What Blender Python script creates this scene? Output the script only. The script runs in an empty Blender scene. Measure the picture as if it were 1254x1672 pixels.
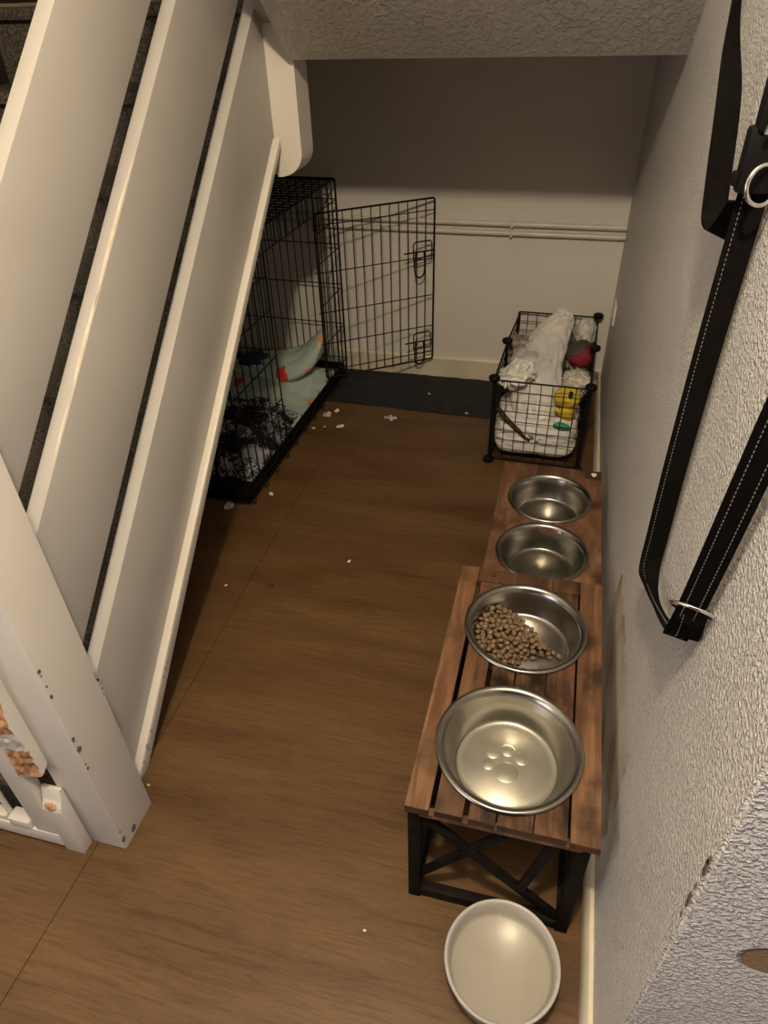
import bpy, bmesh, math, random
from mathutils import Vector, Matrix, Euler, noise as mnoise

# ------------------------------------------------------------------ camera
sc = bpy.context.scene
COL = sc.collection
cam_d = bpy.data.cameras.new('camera'); cam = bpy.data.objects.new('camera', cam_d); COL.objects.link(cam)
cam_d.sensor_fit = 'HORIZONTAL'; cam_d.sensor_width = 36.0; cam_d.lens = 1118.9 / 1254 * 36.0
cam_d.clip_start = 0.02
R_ = Vector((0.96845189, 0.24764905, -0.02776479)); U_ = Vector((-0.12859853, 0.59208666, 0.79554749)); F_ = Vector((-0.21345574, 0.76687896, -0.60525475))
cam.matrix_world = Matrix(((R_.x, U_.x, -F_.x, -0.2256), (R_.y, U_.y, -F_.y, 0), (R_.z, U_.z, -F_.z, 1.6081), (0, 0, 0, 1)))
sc.camera = cam
# ------------------------------------------------------------------ light
w = bpy.data.worlds.new('world'); sc.world = w; w.use_nodes = True
w.node_tree.nodes['Background'].inputs[0].default_value = (0.62, 0.70, 1.0, 1)
w.node_tree.nodes['Background'].inputs[1].default_value = 0.035
al = bpy.data.lights.new('cool_side_fill', 'AREA'); al.energy = 11; al.color = (0.66, 0.76, 1.0); al.shape = 'RECTANGLE'; al.size = 0.9; al.size_y = 1.2  # added cool fill from out of view on the right, source unknown
ao = bpy.data.objects.new('cool_side_fill', al); ao.location = (1.36, -0.75, 1.25); ao.rotation_euler = (0, math.radians(90), 0); COL.objects.link(ao)
ld = bpy.data.lights.new('hall_lamp_light', 'POINT'); ld.energy = 148; ld.color = (1.0, 0.82, 0.575); ld.shadow_soft_size = 0.055
lo = bpy.data.objects.new('hall_lamp_light', ld); lo.location = (-0.33, 0.06, 2.612); COL.objects.link(lo)
vs = sc.view_settings
vs.view_transform = 'Standard'; vs.look = 'None'; vs.gamma = 1.0; vs.exposure = 0.0; vs.use_curve_mapping = False

# added cool fill from the left behind the camera, no doorway there
dl = bpy.data.lights.new('cool_rear_fill', 'AREA'); dl.energy = 18; dl.color = (0.82, 0.85, 1.0); dl.shape = 'RECTANGLE'; dl.size = 1.0; dl.size_y = 1.6
do = bpy.data.objects.new('cool_rear_fill', dl); do.location = (-2.08, -1.2, 1.1); do.rotation_euler = (0, math.radians(-90), 0); COL.objects.link(do)
# ------------------------------------------------------------------ helpers
rnd = random.Random(7)
PI = math.pi
def V(*a): return Vector(a)

def empty(name, label, cat, loc=(0, 0, 0), rz=0.0, group=None, kind=None):
    o = bpy.data.objects.new(name, None); COL.objects.link(o); o.empty_display_size = 0.05
    o.location = loc; o.rotation_euler = (0, 0, rz)
    tag(o, label, cat, group, kind); return o
def tag(o, label=None, cat=None, group=None, kind=None):
    if label: o['label'] = label
    if cat: o['category'] = cat
    if group: o['group'] = group
    if kind: o['kind'] = kind
    return o
def mk(name, bm, m, parent=None, smooth=35, label=None, cat=None, group=None, kind=None, loc=None):
    me = bpy.data.meshes.new(name); bmesh.ops.recalc_face_normals(bm, faces=bm.faces[:]); bm.to_mesh(me); bm.free()
    for mm in (m if isinstance(m, (list, tuple)) else [m]): me.materials.append(mm)
    if smooth:
        for p in me.polygons: p.use_smooth = True
        me.set_sharp_from_angle(angle=math.radians(smooth))
    o = bpy.data.objects.new(name, me); COL.objects.link(o)
    if parent: o.parent = parent
    if loc: o.location = loc
    return tag(o, label, cat, group, kind)
def struct(name, bm, m, parent=None, smooth=35):
    return mk(name, bm, m, parent, smooth, kind=None if parent else 'structure')

def box(bm, a, b, bev=0.0, M=None, mi=0):
    t = bmesh.new(); bmesh.ops.create_cube(t, size=1.0)
    c = [(a[i] + b[i]) / 2 for i in range(3)]; s = [abs(b[i] - a[i]) for i in range(3)]
    for v in t.verts: v.co = Vector((c[0] + v.co.x * s[0], c[1] + v.co.y * s[1], c[2] + v.co.z * s[2]))
    if bev: bmesh.ops.bevel(t, geom=t.edges[:], offset=bev, segments=2, affect='EDGES', profile=0.6)
    return merge(bm, t, M, mi)
def merge(bm, t, M=None, mi=0):
    if M is not None: bmesh.ops.transform(t, matrix=M, verts=t.verts)
    mp = {v: bm.verts.new(v.co) for v in t.verts}
    for f in t.faces:
        try:
            nf = bm.faces.new([mp[v] for v in f.verts]); nf.material_index = mi if mi else f.material_index
        except ValueError: pass
    t.free(); return bm
def boxbm(a, b, bev=0.0): return box(bmesh.new(), a, b, bev)
def prism(poly, axis, lo_, hi_, bev=0.0):
    """poly: 2-D points in the plane of the other two axes, extruded along axis."""
    bm = bmesh.new()
    def p3(p, h):
        return Vector((h, p[0], p[1])) if axis == 0 else Vector((p[0], h, p[1])) if axis == 1 else Vector((p[0], p[1], h))
    A = [bm.verts.new(p3(p, lo_)) for p in poly]; B = [bm.verts.new(p3(p, hi_)) for p in poly]
    bm.faces.new(A); bm.faces.new(B[::-1]); n = len(poly)
    for i in range(n): bm.faces.new([A[i], B[i], B[(i + 1) % n], A[(i + 1) % n]])
    bmesh.ops.recalc_face_normals(bm, faces=bm.faces[:])
    if bev: bmesh.ops.bevel(bm, geom=bm.edges[:], offset=bev, segments=2, affect='EDGES', profile=0.6)
    return bm
def bar(bm, p, q, wx, wy, bev=0.0, up=Vector((0, 0, 1))):
    p, q = Vector(p), Vector(q); d = q - p; L = d.length; z = d.normalized()
    x = up.cross(z)
    if x.length < 1e-4: x = Vector((1, 0, 0)).cross(z)
    x.normalize(); y = z.cross(x)
    M = Matrix(((x.x, y.x, z.x, p.x), (x.y, y.y, z.y, p.y), (x.z, y.z, z.z, p.z), (0, 0, 0, 1)))
    return box(bm, (-wx / 2, -wy / 2, 0), (wx / 2, wy / 2, L), bev, M)
def tube(bm, pts, r, n=8, closed=False):
    pts = [Vector(p) for p in pts]; N = len(pts); rings = []
    up = None
    for i, p in enumerate(pts):
        if closed: d = pts[(i + 1) % N] - pts[i - 1]
        else: d = pts[min(i + 1, N - 1)] - pts[max(i - 1, 0)]
        d.normalize()
        if up is None: up = d.orthogonal().normalized()
        up = (up - d * up.dot(d)).normalized(); s = d.cross(up)
        rr = r[i] if isinstance(r, (list, tuple)) else r
        rings.append([bm.verts.new(p + (up * math.cos(2 * PI * k / n) + s * math.sin(2 * PI * k / n)) * rr) for k in range(n)])
    for i in range(N if closed else N - 1):
        a, b = rings[i], rings[(i + 1) % N]
        for k in range(n): bm.faces.new([a[k], a[(k + 1) % n], b[(k + 1) % n], b[k]])
    if not closed: bm.faces.new(rings[0][::-1]); bm.faces.new(rings[-1])
    return bm
def smoothpath(pts, n=6):
    P = [Vector(p) for p in pts]; out = []
    for i in range(len(P) - 1):
        p0, p1, p2, p3 = P[max(i - 1, 0)], P[i], P[i + 1], P[min(i + 2, len(P) - 1)]
        for k in range(n):
            t = k / n
            out.append(0.5 * ((2 * p1) + (p2 - p0) * t + (2 * p0 - 5 * p1 + 4 * p2 - p3) * t * t + (3 * p1 - p0 - 3 * p2 + p3) * t ** 3))
    out.append(P[-1]); return out
def lathe(prof, n=64, c=(0, 0, 0), closed=True):
    """closed profile of (r, z) revolved about z."""
    bm = bmesh.new(); rings = []
    for r, z in prof:
        if r < 1e-6: rings.append([bm.verts.new((c[0], c[1], c[2] + z))])
        else: rings.append([bm.verts.new((c[0] + r * math.cos(2 * PI * k / n), c[1] + r * math.sin(2 * PI * k / n), c[2] + z)) for k in range(n)])
    m = len(rings)
    for i in range(m if closed else m - 1):
        a, b = rings[i], rings[(i + 1) % m]
        if len(a) == 1 and len(b) == 1: continue
        for k in range(n):
            k2 = (k + 1) % n
            if len(a) == 1: bm.faces.new([a[0], b[k2], b[k]])
            elif len(b) == 1: bm.faces.new([a[k], a[k2], b[0]])
            else: bm.faces.new([a[k], a[k2], b[k2], b[k]])
    return bm
def fbm(p, o=4): return mnoise.fractal(p, 1.0, 2.0, o)
def lump(c, rad, amp=0.15, freq=2.0, crease=0.0, cfreq=4.0, seed=0, sub=4, power=2.0, rot=(0, 0, 0)):
    bm = bmesh.new(); bmesh.ops.create_icosphere(bm, subdivisions=sub, radius=1.0)
    off = Vector((seed * 7.31, seed * 3.17, seed * 5.7)); E_ = Euler(rot).to_matrix()
    for v in bm.verts:
        d = v.co.normalized()
        if power != 2.0:
            k = (abs(d.x) ** power + abs(d.y) ** power + abs(d.z) ** power) ** (-1 / power)
        else: k = 1.0
        k *= 1 + amp * fbm(d * freq + off, 3)
        if crease:
            k += crease * (0.35 - abs(mnoise.noise(d * cfreq + off * 1.7))) + crease * 0.5 * (0.35 - abs(mnoise.noise(d * cfreq * 2.1 + off)))
        q = E_ @ Vector((d.x * rad[0] * k, d.y * rad[1] * k, d.z * rad[2] * k))
        v.co = Vector(c) + q
    return bm

# ------------------------------------------------------------------ materials
def N(nt, t, **kw):
    n = nt.nodes.new(t)
    for k, v in kw.items():
        if k.startswith('i_'):
            n.inputs[int(k[2:]) if k[2:].isdigit() else k[2:].replace('_', ' ')].default_value = v
        else: setattr(n, k, v)
    return n
def base_mat(name):
    m = bpy.data.materials.new(name); m.use_nodes = True; nt = m.node_tree
    return m, nt, nt.nodes['Principled BSDF'], nt.links.new
def ramp(nt, stops):
    r = nt.nodes.new('ShaderNodeValToRGB'); e = r.color_ramp.elements
    while len(e) < len(stops): e.new(0.5)
    for k, (p, c) in enumerate(stops): e[k].position = p; e[k].color = (*c, 1) if len(c) == 3 else c
    return r
def mixc(nt, L, fac, a, b, mode='MIX'):
    n = nt.nodes.new('ShaderNodeMix'); n.data_type = 'RGBA'; n.blend_type = mode
    for sock, v in ((n.inputs[0], fac), (n.inputs[6], a), (n.inputs[7], b)):
        if hasattr(v, 'is_output'): L(v, sock)
        elif isinstance(v, (int, float)): sock.default_value = v
        else: sock.default_value = (*v, 1)
    return n.outputs[2]
def math_(nt, L, op, a, b=None, clamp=False):
    n = nt.nodes.new('ShaderNodeMath'); n.operation = op; n.use_clamp = clamp
    for k, v in enumerate((a, b)):
        if v is None: continue
        if hasattr(v, 'is_output'): L(v, n.inputs[k])
        else: n.inputs[k].default_value = v
    return n.outputs[0]
def objco(nt, L, scale=(1, 1, 1)):
    t = nt.nodes.new('ShaderNodeTexCoord'); mp = nt.nodes.new('ShaderNodeMapping'); mp.inputs['Scale'].default_value = scale
    L(t.outputs['Object'], mp.inputs[0]); return mp.outputs[0], t.outputs['Object']
def mat(name, col, rough=0.5, metal=0.0, var=0.12, vscale=6.0, bump=0.0, bscale=60.0, bdist=0.002, spec=0.5, scale=(1, 1, 1), detail=4, sheen=0.0, col2=None):
    m, nt, b, L = base_mat(name); co, _ = objco(nt, L, scale)
    n = N(nt, 'ShaderNodeTexNoise'); n.inputs['Scale'].default_value = vscale; n.inputs['Detail'].default_value = detail; L(co, n.inputs['Vector'])
    c2 = col2 or tuple(min(1, x * (1 + var)) for x in col); c1 = tuple(x * (1 - var) for x in col)
    r = ramp(nt, [(0.35, c1), (0.65, c2)]); L(n.outputs[0], r.inputs[0]); L(r.outputs[0], b.inputs['Base Color'])
    b.inputs['Roughness'].default_value = rough; b.inputs['Metallic'].default_value = metal; b.inputs['Specular IOR Level'].default_value = spec
    if sheen: b.inputs['Sheen Weight'].default_value = sheen
    if bump:
        n2 = N(nt, 'ShaderNodeTexNoise'); n2.inputs['Scale'].default_value = bscale; n2.inputs['Detail'].default_value = 3; L(co, n2.inputs['Vector'])
        bp = N(nt, 'ShaderNodeBump'); bp.inputs['Strength'].default_value = bump; bp.inputs['Distance'].default_value = bdist
        L(n2.outputs[0], bp.inputs['Height']); L(bp.outputs[0], b.inputs['Normal'])
    return m
def textured_wall(name, col, kind):
    m, nt, b, L = base_mat(name); co, oc = objco(nt, L)
    n1 = N(nt, 'ShaderNodeTexNoise'); n1.inputs['Scale'].default_value = 160 if kind != 'soffit' else 60; n1.inputs['Detail'].default_value = 3; n1.inputs['Distortion'].default_value = 0.25 if kind != 'soffit' else 0.6; L(co, n1.inputs['Vector'])
    n2 = N(nt, 'ShaderNodeTexNoise'); n2.inputs['Scale'].default_value = 9; L(co, n2.inputs['Vector'])
    h = N(nt, 'ShaderNodeMapRange'); h.inputs[1].default_value = 0.42; h.inputs[2].default_value = 0.68; L(n1.outputs[0], h.inputs[0])
    r = ramp(nt, [(0.3, tuple(x * 0.94 for x in col)), (0.7, col)]); L(n2.outputs[0], r.inputs[0])
    colo = r.outputs[0]
    bp = N(nt, 'ShaderNodeBump'); bp.inputs['Distance'].default_value = 0.006
    bp.inputs['Strength'].default_value = 1.0
    hh = h.outputs[0]
    if kind == 'right':
        # peeled, smoothed plaster patch by the benches and a gouge on the return
        sx = N(nt, 'ShaderNodeSeparateXYZ'); L(oc, sx.inputs[0])
        nn = N(nt, 'ShaderNodeTexNoise'); nn.inputs['Scale'].default_value = 16; nn.inputs['Detail'].default_value = 5; L(co, nn.inputs['Vector'])
        nz = math_(nt, L, 'MULTIPLY', math_(nt, L, 'SUBTRACT', nn.outputs[0], 0.5), 0.16)
        d1 = math_(nt, L, 'SUBTRACT', sx.outputs[1], 0.80); d2 = math_(nt, L, 'SUBTRACT', 1.36, sx.outputs[1])
        d3 = math_(nt, L, 'SUBTRACT', 0.475, sx.outputs[2]); d4 = math_(nt, L, 'MULTIPLY', math_(nt, L, 'SUBTRACT', 0.02, math_(nt, L, 'ABSOLUTE', sx.outputs[0])), 9)
        d = math_(nt, L, 'MINIMUM', math_(nt, L, 'MINIMUM', d1, d2), math_(nt, L, 'MINIMUM', d3, d4))
        mk_ = math_(nt, L, 'MULTIPLY', math_(nt, L, 'ADD', d, nz), 90, True)
        pr = ramp(nt, [(0.36, (0.30, 0.25, 0.17)), (0.47, (0.50, 0.44, 0.34)), (0.62, (0.60, 0.55, 0.46))])
        n5 = N(nt, 'ShaderNodeTexNoise'); n5.inputs['Scale'].default_value = 7; L(co, n5.inputs['Vector']); L(n5.outputs[0], pr.inputs[0])
        colo = mixc(nt, L, mk_, colo, pr.outputs[0])
        gx = math_(nt, L, 'MULTIPLY', math_(nt, L, 'SUBTRACT', sx.outputs[0], 0.110), 22); gz = math_(nt, L, 'MULTIPLY', math_(nt, L, 'SUBTRACT', sx.outputs[2], 0.695), 27)
        gd = math_(nt, L, 'ADD', math_(nt, L, 'MULTIPLY', gx, gx), math_(nt, L, 'MULTIPLY', gz, gz))
        gm = math_(nt, L, 'MULTIPLY', math_(nt, L, 'SUBTRACT', math_(nt, L, 'ADD', 0.9, math_(nt, L, 'MULTIPLY', nz, 6)), gd), 4, True)
        gm = math_(nt, L, 'MULTIPLY', gm, math_(nt, L, 'GREATER_THAN', sx.outputs[0], 0.01))
        colo = mixc(nt, L, gm, colo, (0.24, 0.16, 0.10))
        both = math_(nt, L, 'MAXIMUM', mk_, gm)
        hh = math_(nt, L, 'MULTIPLY', h.outputs[0], math_(nt, L, 'SUBTRACT', 1.0, math_(nt, L, 'MULTIPLY', both, 0.93)))
        hh = math_(nt, L, 'SUBTRACT', hh, math_(nt, L, 'MULTIPLY', gm, 1.6))
    L(colo, b.inputs['Base Color']); L(hh, bp.inputs['Height']); L(bp.outputs[0], b.inputs['Normal'])
    b.inputs['Roughness'].default_value = 0.34; b.inputs['Specular IOR Level'].default_value = 0.6
    return m
def floor_mat():
    m, nt, b, L = base_mat('vinyl_wood_floor'); t = nt.nodes.new('ShaderNodeTexCoord')
    def noi(scale, s, det=4, dist=0.0):
        mp = nt.nodes.new('ShaderNodeMapping'); mp.inputs['Scale'].default_value = s; L(t.outputs['Object'], mp.inputs[0])
        n = N(nt, 'ShaderNodeTexNoise'); n.inputs['Scale'].default_value = scale; n.inputs['Detail'].default_value = det; n.inputs['Distortion'].default_value = dist; L(mp.outputs[0], n.inputs['Vector']); return n.outputs[0]
    broad = noi(2.2, (0.7, 4.2, 1), 3, 0.4); grain = noi(9, (1.1, 16, 1), 6, 0.7); fine = noi(60, (1, 9, 1), 3); blot = noi(3.0, (1, 1.3, 1), 3)
    r = ramp(nt, [(0.30, (0.084, 0.043, 0.0165)), (0.5, (0.112, 0.060, 0.0240)), (0.72, (0.138, 0.077, 0.0315))]); L(broad, r.inputs[0])
    g = ramp(nt, [(0.30, (0.62, 0.58, 0.52)), (0.56, (1.05, 1.05, 1.05))]); L(grain, g.inputs[0])
    f = ramp(nt, [(0.3, (0.86, 0.86, 0.86)), (0.6, (1.05, 1.05, 1.05))]); L(fine, f.inputs[0])
    c = mixc(nt, L, 0.75, r.outputs[0], g.outputs[0], 'MULTIPLY'); c = mixc(nt, L, 1.0, c, f.outputs[0], 'MULTIPLY')
    # knots / cathedral figure
    mp = nt.nodes.new('ShaderNodeMapping'); mp.inputs['Scale'].default_value = (1.0, 3.6, 1); L(t.outputs['Object'], mp.inputs[0])
    wv = N(nt, 'ShaderNodeTexWave', wave_type='RINGS'); wv.inputs['Scale'].default_value = 2.2; wv.inputs['Distortion'].default_value = 9; wv.inputs['Detail'].default_value = 2; wv.inputs['Detail Scale'].default_value = 0.8; L(mp.outputs[0], wv.inputs['Vector'])
    k = ramp(nt, [(0.0, (0.80, 0.78, 0.74)), (0.25, (1, 1, 1))]); L(wv.outputs[0], k.inputs[0])
    bm_ = ramp(nt, [(0.5, (0, 0, 0)), (0.62, (1, 1, 1))]); L(blot, bm_.inputs[0])
    c2 = mixc(nt, L, 1.0, c, k.outputs[0], 'MULTIPLY'); c = mixc(nt, L, bm_.outputs[0], c, c2)
    L(c, b.inputs['Base Color']); b.inputs['Roughness'].default_value = 0.48; b.inputs['Specular IOR Level'].default_value = 0.35
    bp = N(nt, 'ShaderNodeBump'); bp.inputs['Strength'].default_value = 0.12; bp.inputs['Distance'].default_value = 0.001; L(grain, bp.inputs['Height']); L(bp.outputs[0], b.inputs['Normal'])
    return m
def wood_mat(name, cols, stain=0.35, scale=(14, 1.4, 14), rough=0.5, spec=0.35):
    m, nt, b, L = base_mat(name); co, oc = objco(nt, L, scale)
    oi = N(nt, 'ShaderNodeObjectInfo')
    sh = N(nt, 'ShaderNodeVectorMath', operation='ADD'); L(co, sh.inputs[0])
    cb = N(nt, 'ShaderNodeCombineXYZ')
    L(math_(nt, L, 'MULTIPLY', oi.outputs['Random'], 37.0), cb.inputs[1]); L(cb.outputs[0], sh.inputs[1])
    n = N(nt, 'ShaderNodeTexNoise'); n.inputs['Scale'].default_value = 3.0; n.inputs['Detail'].default_value = 6; n.inputs['Distortion'].default_value = 0.9; L(sh.outputs[0], n.inputs['Vector'])
    r = ramp(nt, [(0.28, cols[0]), (0.5, cols[1]), (0.72, cols[2])]); L(n.outputs[0], r.inputs[0])
    n3 = N(nt, 'ShaderNodeTexNoise'); n3.inputs['Scale'].default_value = 11; n3.inputs['Detail'].default_value = 5
    s2 = N(nt, 'ShaderNodeVectorMath', operation='ADD'); L(oc, s2.inputs[0]); L(cb.outputs[0], s2.inputs[1]); L(s2.outputs[0], n3.inputs['Vector'])
    sr = ramp(nt, [(0.50, (0, 0, 0)), (0.66, (1, 1, 1))]); L(n3.outputs[0], sr.inputs[0])
    c = mixc(nt, L, math_(nt, L, 'MULTIPLY', sr.outputs[0], stain), r.outputs[0], tuple(x * 0.22 for x in cols[0]))
    hsv = N(nt, 'ShaderNodeHueSaturation'); L(c, hsv.inputs['Color'])
    L(math_(nt, L, 'ADD', math_(nt, L, 'MULTIPLY', oi.outputs['Random'], 0.5), 0.75), hsv.inputs['Value'])
    L(hsv.outputs[0], b.inputs['Base Color']); b.inputs['Roughness'].default_value = rough; b.inputs['Specular IOR Level'].default_value = spec
    bp = N(nt, 'ShaderNodeBump'); bp.inputs['Strength'].default_value = 0.25; bp.inputs['Distance'].default_value = 0.001; L(n.outputs[0], bp.inputs['Height']); L(bp.outputs[0], b.inputs['Normal'])
    return m
def disc_up(o):
    if o.data.polygons[0].normal.z < 0: o.data.flip_normals()
    return o
def water_mat(name, tint):
    m = bpy.data.materials.new(name); m.use_nodes = True; nt = m.node_tree; L = nt.links.new; nt.nodes.remove(nt.nodes['Principled BSDF'])
    tr = N(nt, 'ShaderNodeBsdfTransparent'); tr.inputs[0].default_value = (*tint, 1); gl = N(nt, 'ShaderNodeBsdfGlossy'); gl.inputs['Roughness'].default_value = 0.02
    fr = N(nt, 'ShaderNodeFresnel'); fr.inputs[0].default_value = 1.33; mx = N(nt, 'ShaderNodeMixShader')
    L(fr.outputs[0], mx.inputs[0]); L(tr.outputs[0], mx.inputs[1]); L(gl.outputs[0], mx.inputs[2]); L(mx.outputs[0], nt.nodes['Material Output'].inputs[0])
    return m
def spots_mat(name, ground, cols, scale=7.0, thr=0.33, rough=0.8):
    m, nt, b, L = base_mat(name); co, _ = objco(nt, L)
    wn = N(nt, 'ShaderNodeTexNoise'); wn.inputs['Scale'].default_value = 14; L(co, wn.inputs['Vector'])
    mxv = N(nt, 'ShaderNodeVectorMath', operation='MULTIPLY_ADD'); L(wn.outputs['Color'], mxv.inputs[0]); mxv.inputs[1].default_value = (0.07,) * 3; L(co, mxv.inputs[2])
    vo = N(nt, 'ShaderNodeTexVoronoi'); vo.inputs['Scale'].default_value = scale; L(mxv.outputs[0], vo.inputs['Vector'])
    sp = N(nt, 'ShaderNodeSeparateColor'); L(vo.outputs['Color'], sp.inputs[0])
    st = [(k / len(cols), c) for k, c in enumerate(cols)]
    r = ramp(nt, st); r.color_ramp.interpolation = 'CONSTANT'; L(sp.outputs[0], r.inputs[0])
    lim = math_(nt, L, 'MULTIPLY', sp.outputs[1], thr + 0.12)
    mk_ = math_(nt, L, 'MULTIPLY', math_(nt, L, 'SUBTRACT', lim, vo.outputs['Distance']), 40, True)
    L(mixc(nt, L, mk_, ground, r.outputs[0]), b.inputs['Base Color']); b.inputs['Roughness'].default_value = rough; b.inputs['Specular IOR Level'].default_value = 0.2
    return m
def fur_mat(name, a, c, scale=9, thr=0.5):
    m, nt, b, L = base_mat(name); co, _ = objco(nt, L)
    n = N(nt, 'ShaderNodeTexNoise'); n.inputs['Scale'].default_value = scale; n.inputs['Detail'].default_value = 2; n.inputs['Distortion'].default_value = 1.0; L(co, n.inputs['Vector'])
    n2 = N(nt, 'ShaderNodeTexNoise'); n2.inputs['Scale'].default_value = 120; n2.inputs['Detail'].default_value = 3; L(co, n2.inputs['Vector'])
    s = math_(nt, L, 'ADD', math_(nt, L, 'MULTIPLY', n.outputs[0], 0.60), math_(nt, L, 'MULTIPLY', n2.outputs[0], 0.40))
    r = ramp(nt, [(thr - 0.05, a), (thr + 0.05, c)]); L(s, r.inputs[0]); L(r.outputs[0], b.inputs['Base Color'])
    b.inputs['Roughness'].default_value = 0.95; b.inputs['Specular IOR Level'].default_value = 0.1
    bp = N(nt, 'ShaderNodeBump'); bp.inputs['Strength'].default_value = 0.7; bp.inputs['Distance'].default_value = 0.006; L(n2.outputs[0], bp.inputs['Height']); L(bp.outputs[0], b.inputs['Normal'])
    return m

M_ = {}
M_['floor'] = floor_mat()
M_['wall'] = mat('smooth_white_wall', (0.70, 0.67, 0.62), 0.6, var=0.03, vscale=3, bump=0.08, bscale=25)
M_['rwall'] = textured_wall('textured_wallpaper', (0.71, 0.69, 0.665), 'right')
M_['soffit'] = textured_wall('textured_plaster_soffit', (0.86, 0.84, 0.78), 'soffit')
M_['ceil'] = mat('ceiling_paint', (0.74, 0.72, 0.68), 0.7, var=0.03)
M_['bare'] = mat('darkened_landing_underside', (0.22, 0.17, 0.12), 0.8, var=0.2, scale=(1, 8, 1))  # landing underside darkened to cut bounced light in the nook
M_['dark_trim'] = mat('added_dark_wall_board', (0.022, 0.014, 0.009), 0.6, var=0.3, vscale=20)
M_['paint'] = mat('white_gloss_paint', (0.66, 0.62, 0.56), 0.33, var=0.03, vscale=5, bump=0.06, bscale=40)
M_['board'] = mat('dimmed_white_board_paint', (0.40, 0.378, 0.350), 0.36, var=0.04, vscale=3, bump=0.10, bscale=22)  # toned below the gloss paint to offset the lamp's brightness on the boards
M_['skirt'] = mat('yellowed_baseboard_paint', (0.66, 0.60, 0.47), 0.45, var=0.10, vscale=5)
M_['pipe'] = mat('painted_pipe', (0.66, 0.62, 0.54), 0.35, var=0.06, vscale=9)
M_['carpet'] = mat('dark_stair_carpet', (0.085, 0.075, 0.062), 0.95, var=0.5, vscale=120, bump=0.8, bscale=220, bdist=0.004, spec=0.1)
M_['chip'] = mat('chipped_paint_wood', (0.13, 0.105, 0.085), 0.8, var=0.3, vscale=60)
M_['raw'] = mat('chewed_raw_wood', (0.36, 0.19, 0.085), 0.85, var=0.5, vscale=70, bump=0.7, bscale=150, bdist=0.004, scale=(1, 1, 0.4))
M_['scuff'] = mat('worn_lip_paint', (0.42, 0.38, 0.31), 0.6, var=0.3, vscale=30)
M_['wire'] = mat('black_wire', (0.008, 0.0066, 0.0058), 0.55, var=0.2, spec=0.15)
M_['plastic'] = mat('black_plastic', (0.006, 0.0055, 0.0055), 0.55, var=0.2, spec=0.12)
M_['lino'] = mat('black_lino', (0.0085, 0.0085, 0.0105), 0.7, var=0.5, vscale=18, bump=0.2, bscale=40)
M_['steel'] = mat('stainless_steel', (0.38, 0.365, 0.335), 0.24, 1.0, var=0.05, vscale=8)
M_['steel2'] = mat('worn_steel_bottom', (0.46, 0.445, 0.41), 0.40, 0.7, var=0.08, vscale=14)
M_['steel3'] = mat('brushed_steel_bottom', (0.40, 0.38, 0.34), 0.34, 1.0, var=0.15, vscale=20)
M_['enamel'] = mat('pale_enamel', (0.40, 0.38, 0.355), 0.3, var=0.04)
M_['enamel_out'] = mat('grey_enamel_outside', (0.20, 0.19, 0.18), 0.35, var=0.06)
M_['benchw'] = wood_mat('reclaimed_wood', ((0.060, 0.028, 0.014), (0.115, 0.057, 0.028), (0.19, 0.100, 0.052)), 0.7)
M_['bench_stained'] = wood_mat('stained_reclaimed_wood', ((0.034, 0.017, 0.011), (0.080, 0.039, 0.021), (0.165, 0.086, 0.043)), 0.95, (20, 4, 20), 0.42)
M_['bench_end'] = wood_mat('dark_stained_edge', ((0.03, 0.013, 0.009), (0.05, 0.020, 0.012), (0.08, 0.034, 0.019)), 0.4)
M_['bench2'] = wood_mat('old_feeder_board', ((0.075, 0.034, 0.020), (0.125, 0.060, 0.033), (0.20, 0.11, 0.062)), 0.65, (9, 2.5, 9))
M_['frame'] = mat('dark_frame', (0.008, 0.0065, 0.0052), 0.7, var=0.35, vscale=30, spec=0.1)
M_['kibble'] = mat('kibble_brown', (0.165, 0.108, 0.058), 0.75, var=0.3, vscale=50, bump=0.4, bscale=260, bdist=0.002)
M_['water'] = water_mat('still_water', (0.95, 0.95, 0.92))
M_['bag'] = mat('white_plastic_bag', (0.72, 0.70, 0.67), 0.38, var=0.08, vscale=12, bump=0.55, bscale=32, bdist=0.008)
M_['bag_grey'] = mat('thin_grey_bag', (0.55, 0.54, 0.51), 0.35, var=0.15, vscale=18, bump=0.6, bscale=40, bdist=0.008)
M_['cloth'] = mat('white_cotton', (0.80, 0.78, 0.76), 0.85, var=0.05, vscale=8, bump=0.25, bscale=26, bdist=0.006, spec=0.15)
M_['fluff'] = mat('cream_plush', (0.62, 0.57, 0.50), 0.95, var=0.25, vscale=30, spec=0.1)
M_['greyplush'] = mat('taupe_plush', (0.30, 0.27, 0.23), 0.95, var=0.3, vscale=30, spec=0.1)
M_['yellow'] = mat('yellow_toy', (0.62, 0.47, 0.035), 0.55, var=0.15, vscale=20)
M_['black'] = mat('black_fabric', (0.018, 0.015, 0.014), 0.8, var=0.3, vscale=50)
M_['red'] = mat('crimson_fabric', (0.20, 0.012, 0.030), 0.75, var=0.2)
M_['darkgrey'] = mat('charcoal_fabric', (0.055, 0.052, 0.05), 0.8, var=0.3)
M_['green'] = mat('green_rubber', (0.075, 0.22, 0.075), 0.6, var=0.25, vscale=25)
M_['teal'] = mat('teal_rubber', (0.045, 0.30, 0.20), 0.5, var=0.2)
M_['brown'] = mat('brown_leather', (0.055, 0.030, 0.018), 0.4, var=0.3)
M_['mint'] = spots_mat('mint_patterned_cotton', (0.40, 0.50, 0.46), [(0.80, 0.28, 0.05), (0.62, 0.05, 0.05), (0.80, 0.42, 0.10), (0.70, 0.22, 0.33), (0.85, 0.35, 0.08)], 8.5, 0.33)
M_['fur'] = fur_mat('black_white_fleece', (0.012, 0.011, 0.012), (0.42, 0.42, 0.46), 9, 0.535)
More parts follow.
